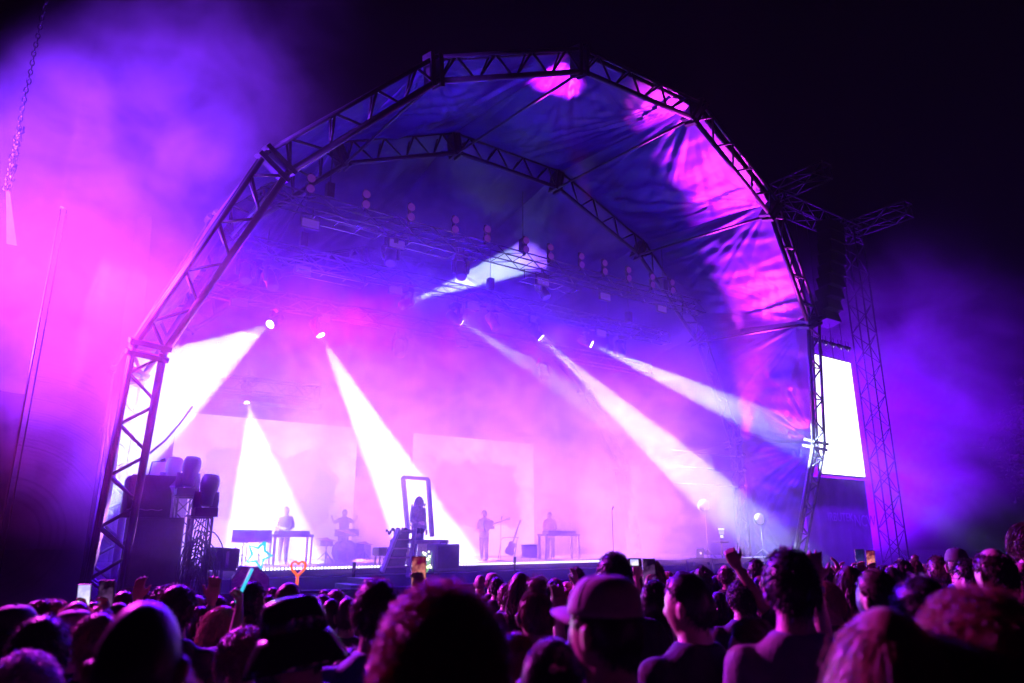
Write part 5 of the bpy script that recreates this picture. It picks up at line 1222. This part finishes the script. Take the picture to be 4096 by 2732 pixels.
M_PHONE = picture('stage_picture', ((.10, .0, .03), (1., .32, .28)), 1.3); M_PHONE2 = picture('pale_picture', ((.5, .45, 1.), (1., .95, 1.)), 1.2); M_PHONE3 = picture('blue_picture', ((.005, .01, .1), (.06, .05, .4)), .7); M_PHONE4 = picture('dark_picture', ((.0, .0, .01), (.35, .12, .5)), .5)
up = V((0, 0, .055))
p, rz = reach(961, 1330, 3.9, 'lift', 'person hidden behind the huge curls, lifting a phone', 1, hair='short', hcol='black', seed=2); phone(p + up * .7, .05, 'phone with a red stage picture, raised before the plant case', M_PHONE)
p, rz = reach(191, 1385, 5.2, 'lift', 'person hidden in the left rows lifting a white-lit phone', 1, hair='short', hcol='brown', seed=3); phone(p + up * .6, .1, 'small phone with a white picture at far left', M_PHONE2)
p, rz = reach(241, 1386, 4.4, 'lift', 'person lifting a dark phone left of the big round head', 1, hair='short', hcol='black', seed=1, skin=0); phone(p + up * .7, .1, 'dark upright phone above the left rows', M_PHONE4)
p, rz = reach(1491, 1332, 4.6, 'lift', 'person lifting a black phone before the short-haired head', -1, hair='ponytail', hcol='black', seed=4); phone(p + up * .9, 0, 'black phone hiding the short-haired head', M_PHONE4)
p, rz = reach(1462, 1262 + 40, 6.6, 'high', 'person holding up a small camera right of the pink-lit cap', -1, hair='short', hcol='brown', seed=5)
t = thing('camera', 'small camera with a lit screen held up right of the pink-lit cap', 'camera', ATY(1457, 1291, 6.5), 0, None, False); MB().box((0, 0, 0), (.11, .03, .07)).build('body', MT['plastic'], t, False, .006); MB().add([(-.04, -.017, -.025), (.03, -.017, -.025), (.03, -.017, .025), (-.04, -.017, .025)], [(0, 1, 2, 3)]).build('display', M_PHONE2, t); MB().lathe([(.028, 0), (.026, .03)], (0, .015, 0), (0, 1, 0), 14).build('lens', MT['plastic'], t)
p, rz = reach(1976, 1298, 8.0, 'lift', 'person holding up a blue phone below the scrim banner', 1, hair='long', hcol='brown', both=True, seed=2); phone(p + up * 1.2, -.1, 'dark blue phone, left of two raised below the banner', M_PHONE3, big=1.1)
p, rz = reach(2001, 1300, 8.2, 'lift', 'person holding up a red phone below the scrim banner', 1, hair='short', hcol='black', both=True, seed=6); phone(p + up * 1.2, -.1, 'phone with a red picture, right of two raised below the banner', M_PHONE, big=1.1)
reach(492, 1345, 5.0, 'up', 'person clapping both hands overhead beside the pedestals', 1, both=True, hair='short', hcol='black', seed=3, sleeve=True, shirt='grey')
reach(331 + 988 - 0, 1318, 6.5, 'high', 'person with one open hand up left of the pink-lit cap', 1, hair='short', hcol='black', seed=1, sleeve=True)
reach(1282, 1370, 3.6, 'up', 'person waving a spread hand left of the pink-lit cap', 1, hair='wavy', hcol='red', seed=2)
reach(1676, 1268, 5.2, 'fist', 'person raising a bare arm with a curled fist at right', -1, hair='short', hcol='black', skin=1, seed=4)
p, rz = reach(1868, 1292, 3.7, 'high', 'person with a watch raising one hand right of the tall man', -1, hair='bob', hcol='brown', skin=0, seed=5)
t = thing('wrist_watch', 'pale wrist watch on the raised hand right of the tall man', 'watch', p - V((0, 0, .115)), rz, None, False); MB().lathe([(.031, -.011), (.034, 0), (.031, .011)], (0, 0, 0), (0, 0, 1), 18).build('band', MT['paint'], t, True); MB().box((0, -.035, 0), (.03, .012, .03)).build('face', MT['alu'], t, False, .003)
reach(1922, 1297, 6.0, 'high', 'person with fingers up right of the watch hand', 1, hair='short', hcol='brown', seed=1)
p, rz = reach(1800, 1512, 1.45, 'front', 'person at the bottom edge with blurred raised fingers', 1, height=1.6, hair='long', hcol='black', seed=6) if False else (None, None)
reach(613, 1400, 3.3, 'fist', 'person stretching an arm left behind the bucket hat', -1, hair='short', hcol='black', seed=7, skin=0)
p, rz = reach(552, 1362, 4.4, 'hold', 'person holding up a glowing star wand', 1, hair='wavy', hcol='brown', seed=8)
M_CYAN = glow('cyan_tube', (.04, .55, .80), 1.25); M_ORANGE = glow('orange_tube', (1., .13, .03), 1.4)
t = thing('star_wand', 'glowing pale blue star on a stick before the video wall', 'glow wand', p, 0, 'glow sticks in the crowd', False); t.rotation_euler = (0, R(22), 0)
top = .19; MB().tube([(0, 0, -.05), (0, 0, top - .05)], .009, 8).build('handle_tube', M_CYAN, t, True)
st = [((.075 if i % 2 == 0 else .037) * math.sin(math.pi * i / 5), 0, top + .03 + (.075 if i % 2 == 0 else .037) * math.cos(math.pi * i / 5)) for i in range(11)]
MB().tube(st, .008, 8).build('star_tube', M_CYAN, t, True)
p, rz = reach(682, 1348, 5.2, 'hold', 'person under the glowing heart, hidden by the man with the lit ear', 1, hair='short', hcol='black', seed=9)
t = thing('heart_wand', 'glowing orange heart on a stick before the keyboard table', 'glow wand', ATY(682, 1338, 5.2), 0, 'glow sticks in the crowd', False)
hp = [(.0030 * 16 * math.sin(s_) ** 3 , 0, .095 + .0034 * (13 * math.cos(s_) - 5 * math.cos(2 * s_) - 2 * math.cos(3 * s_) - math.cos(4 * s_))) for s_ in [2 * math.pi * i / 40 for i in range(41)]]
MB().tube(hp, .0085, 8).build('heart_tube', M_ORANGE, t, True); MB().tube([(0, 0, -.10), (0, 0, .038)], .0095, 8).build('handle_tube', M_ORANGE, t, True)
# small pink hair clip on the dark head at the bottom edge
p = ATY(1270, 1536, 1.95); t = thing('hair_clip', 'small pink clip shining in the dark hair at the bottom edge', 'hair clip', p, 0, None, False); MB().ball((0, 0, 0), (.012, .008, .012), 10, 8).build('bead', CLOTH['pink'], t, True); MB().box((.016, 0, 0), (.03, .006, .008)).build('bar', CLOTH['pink'], t)
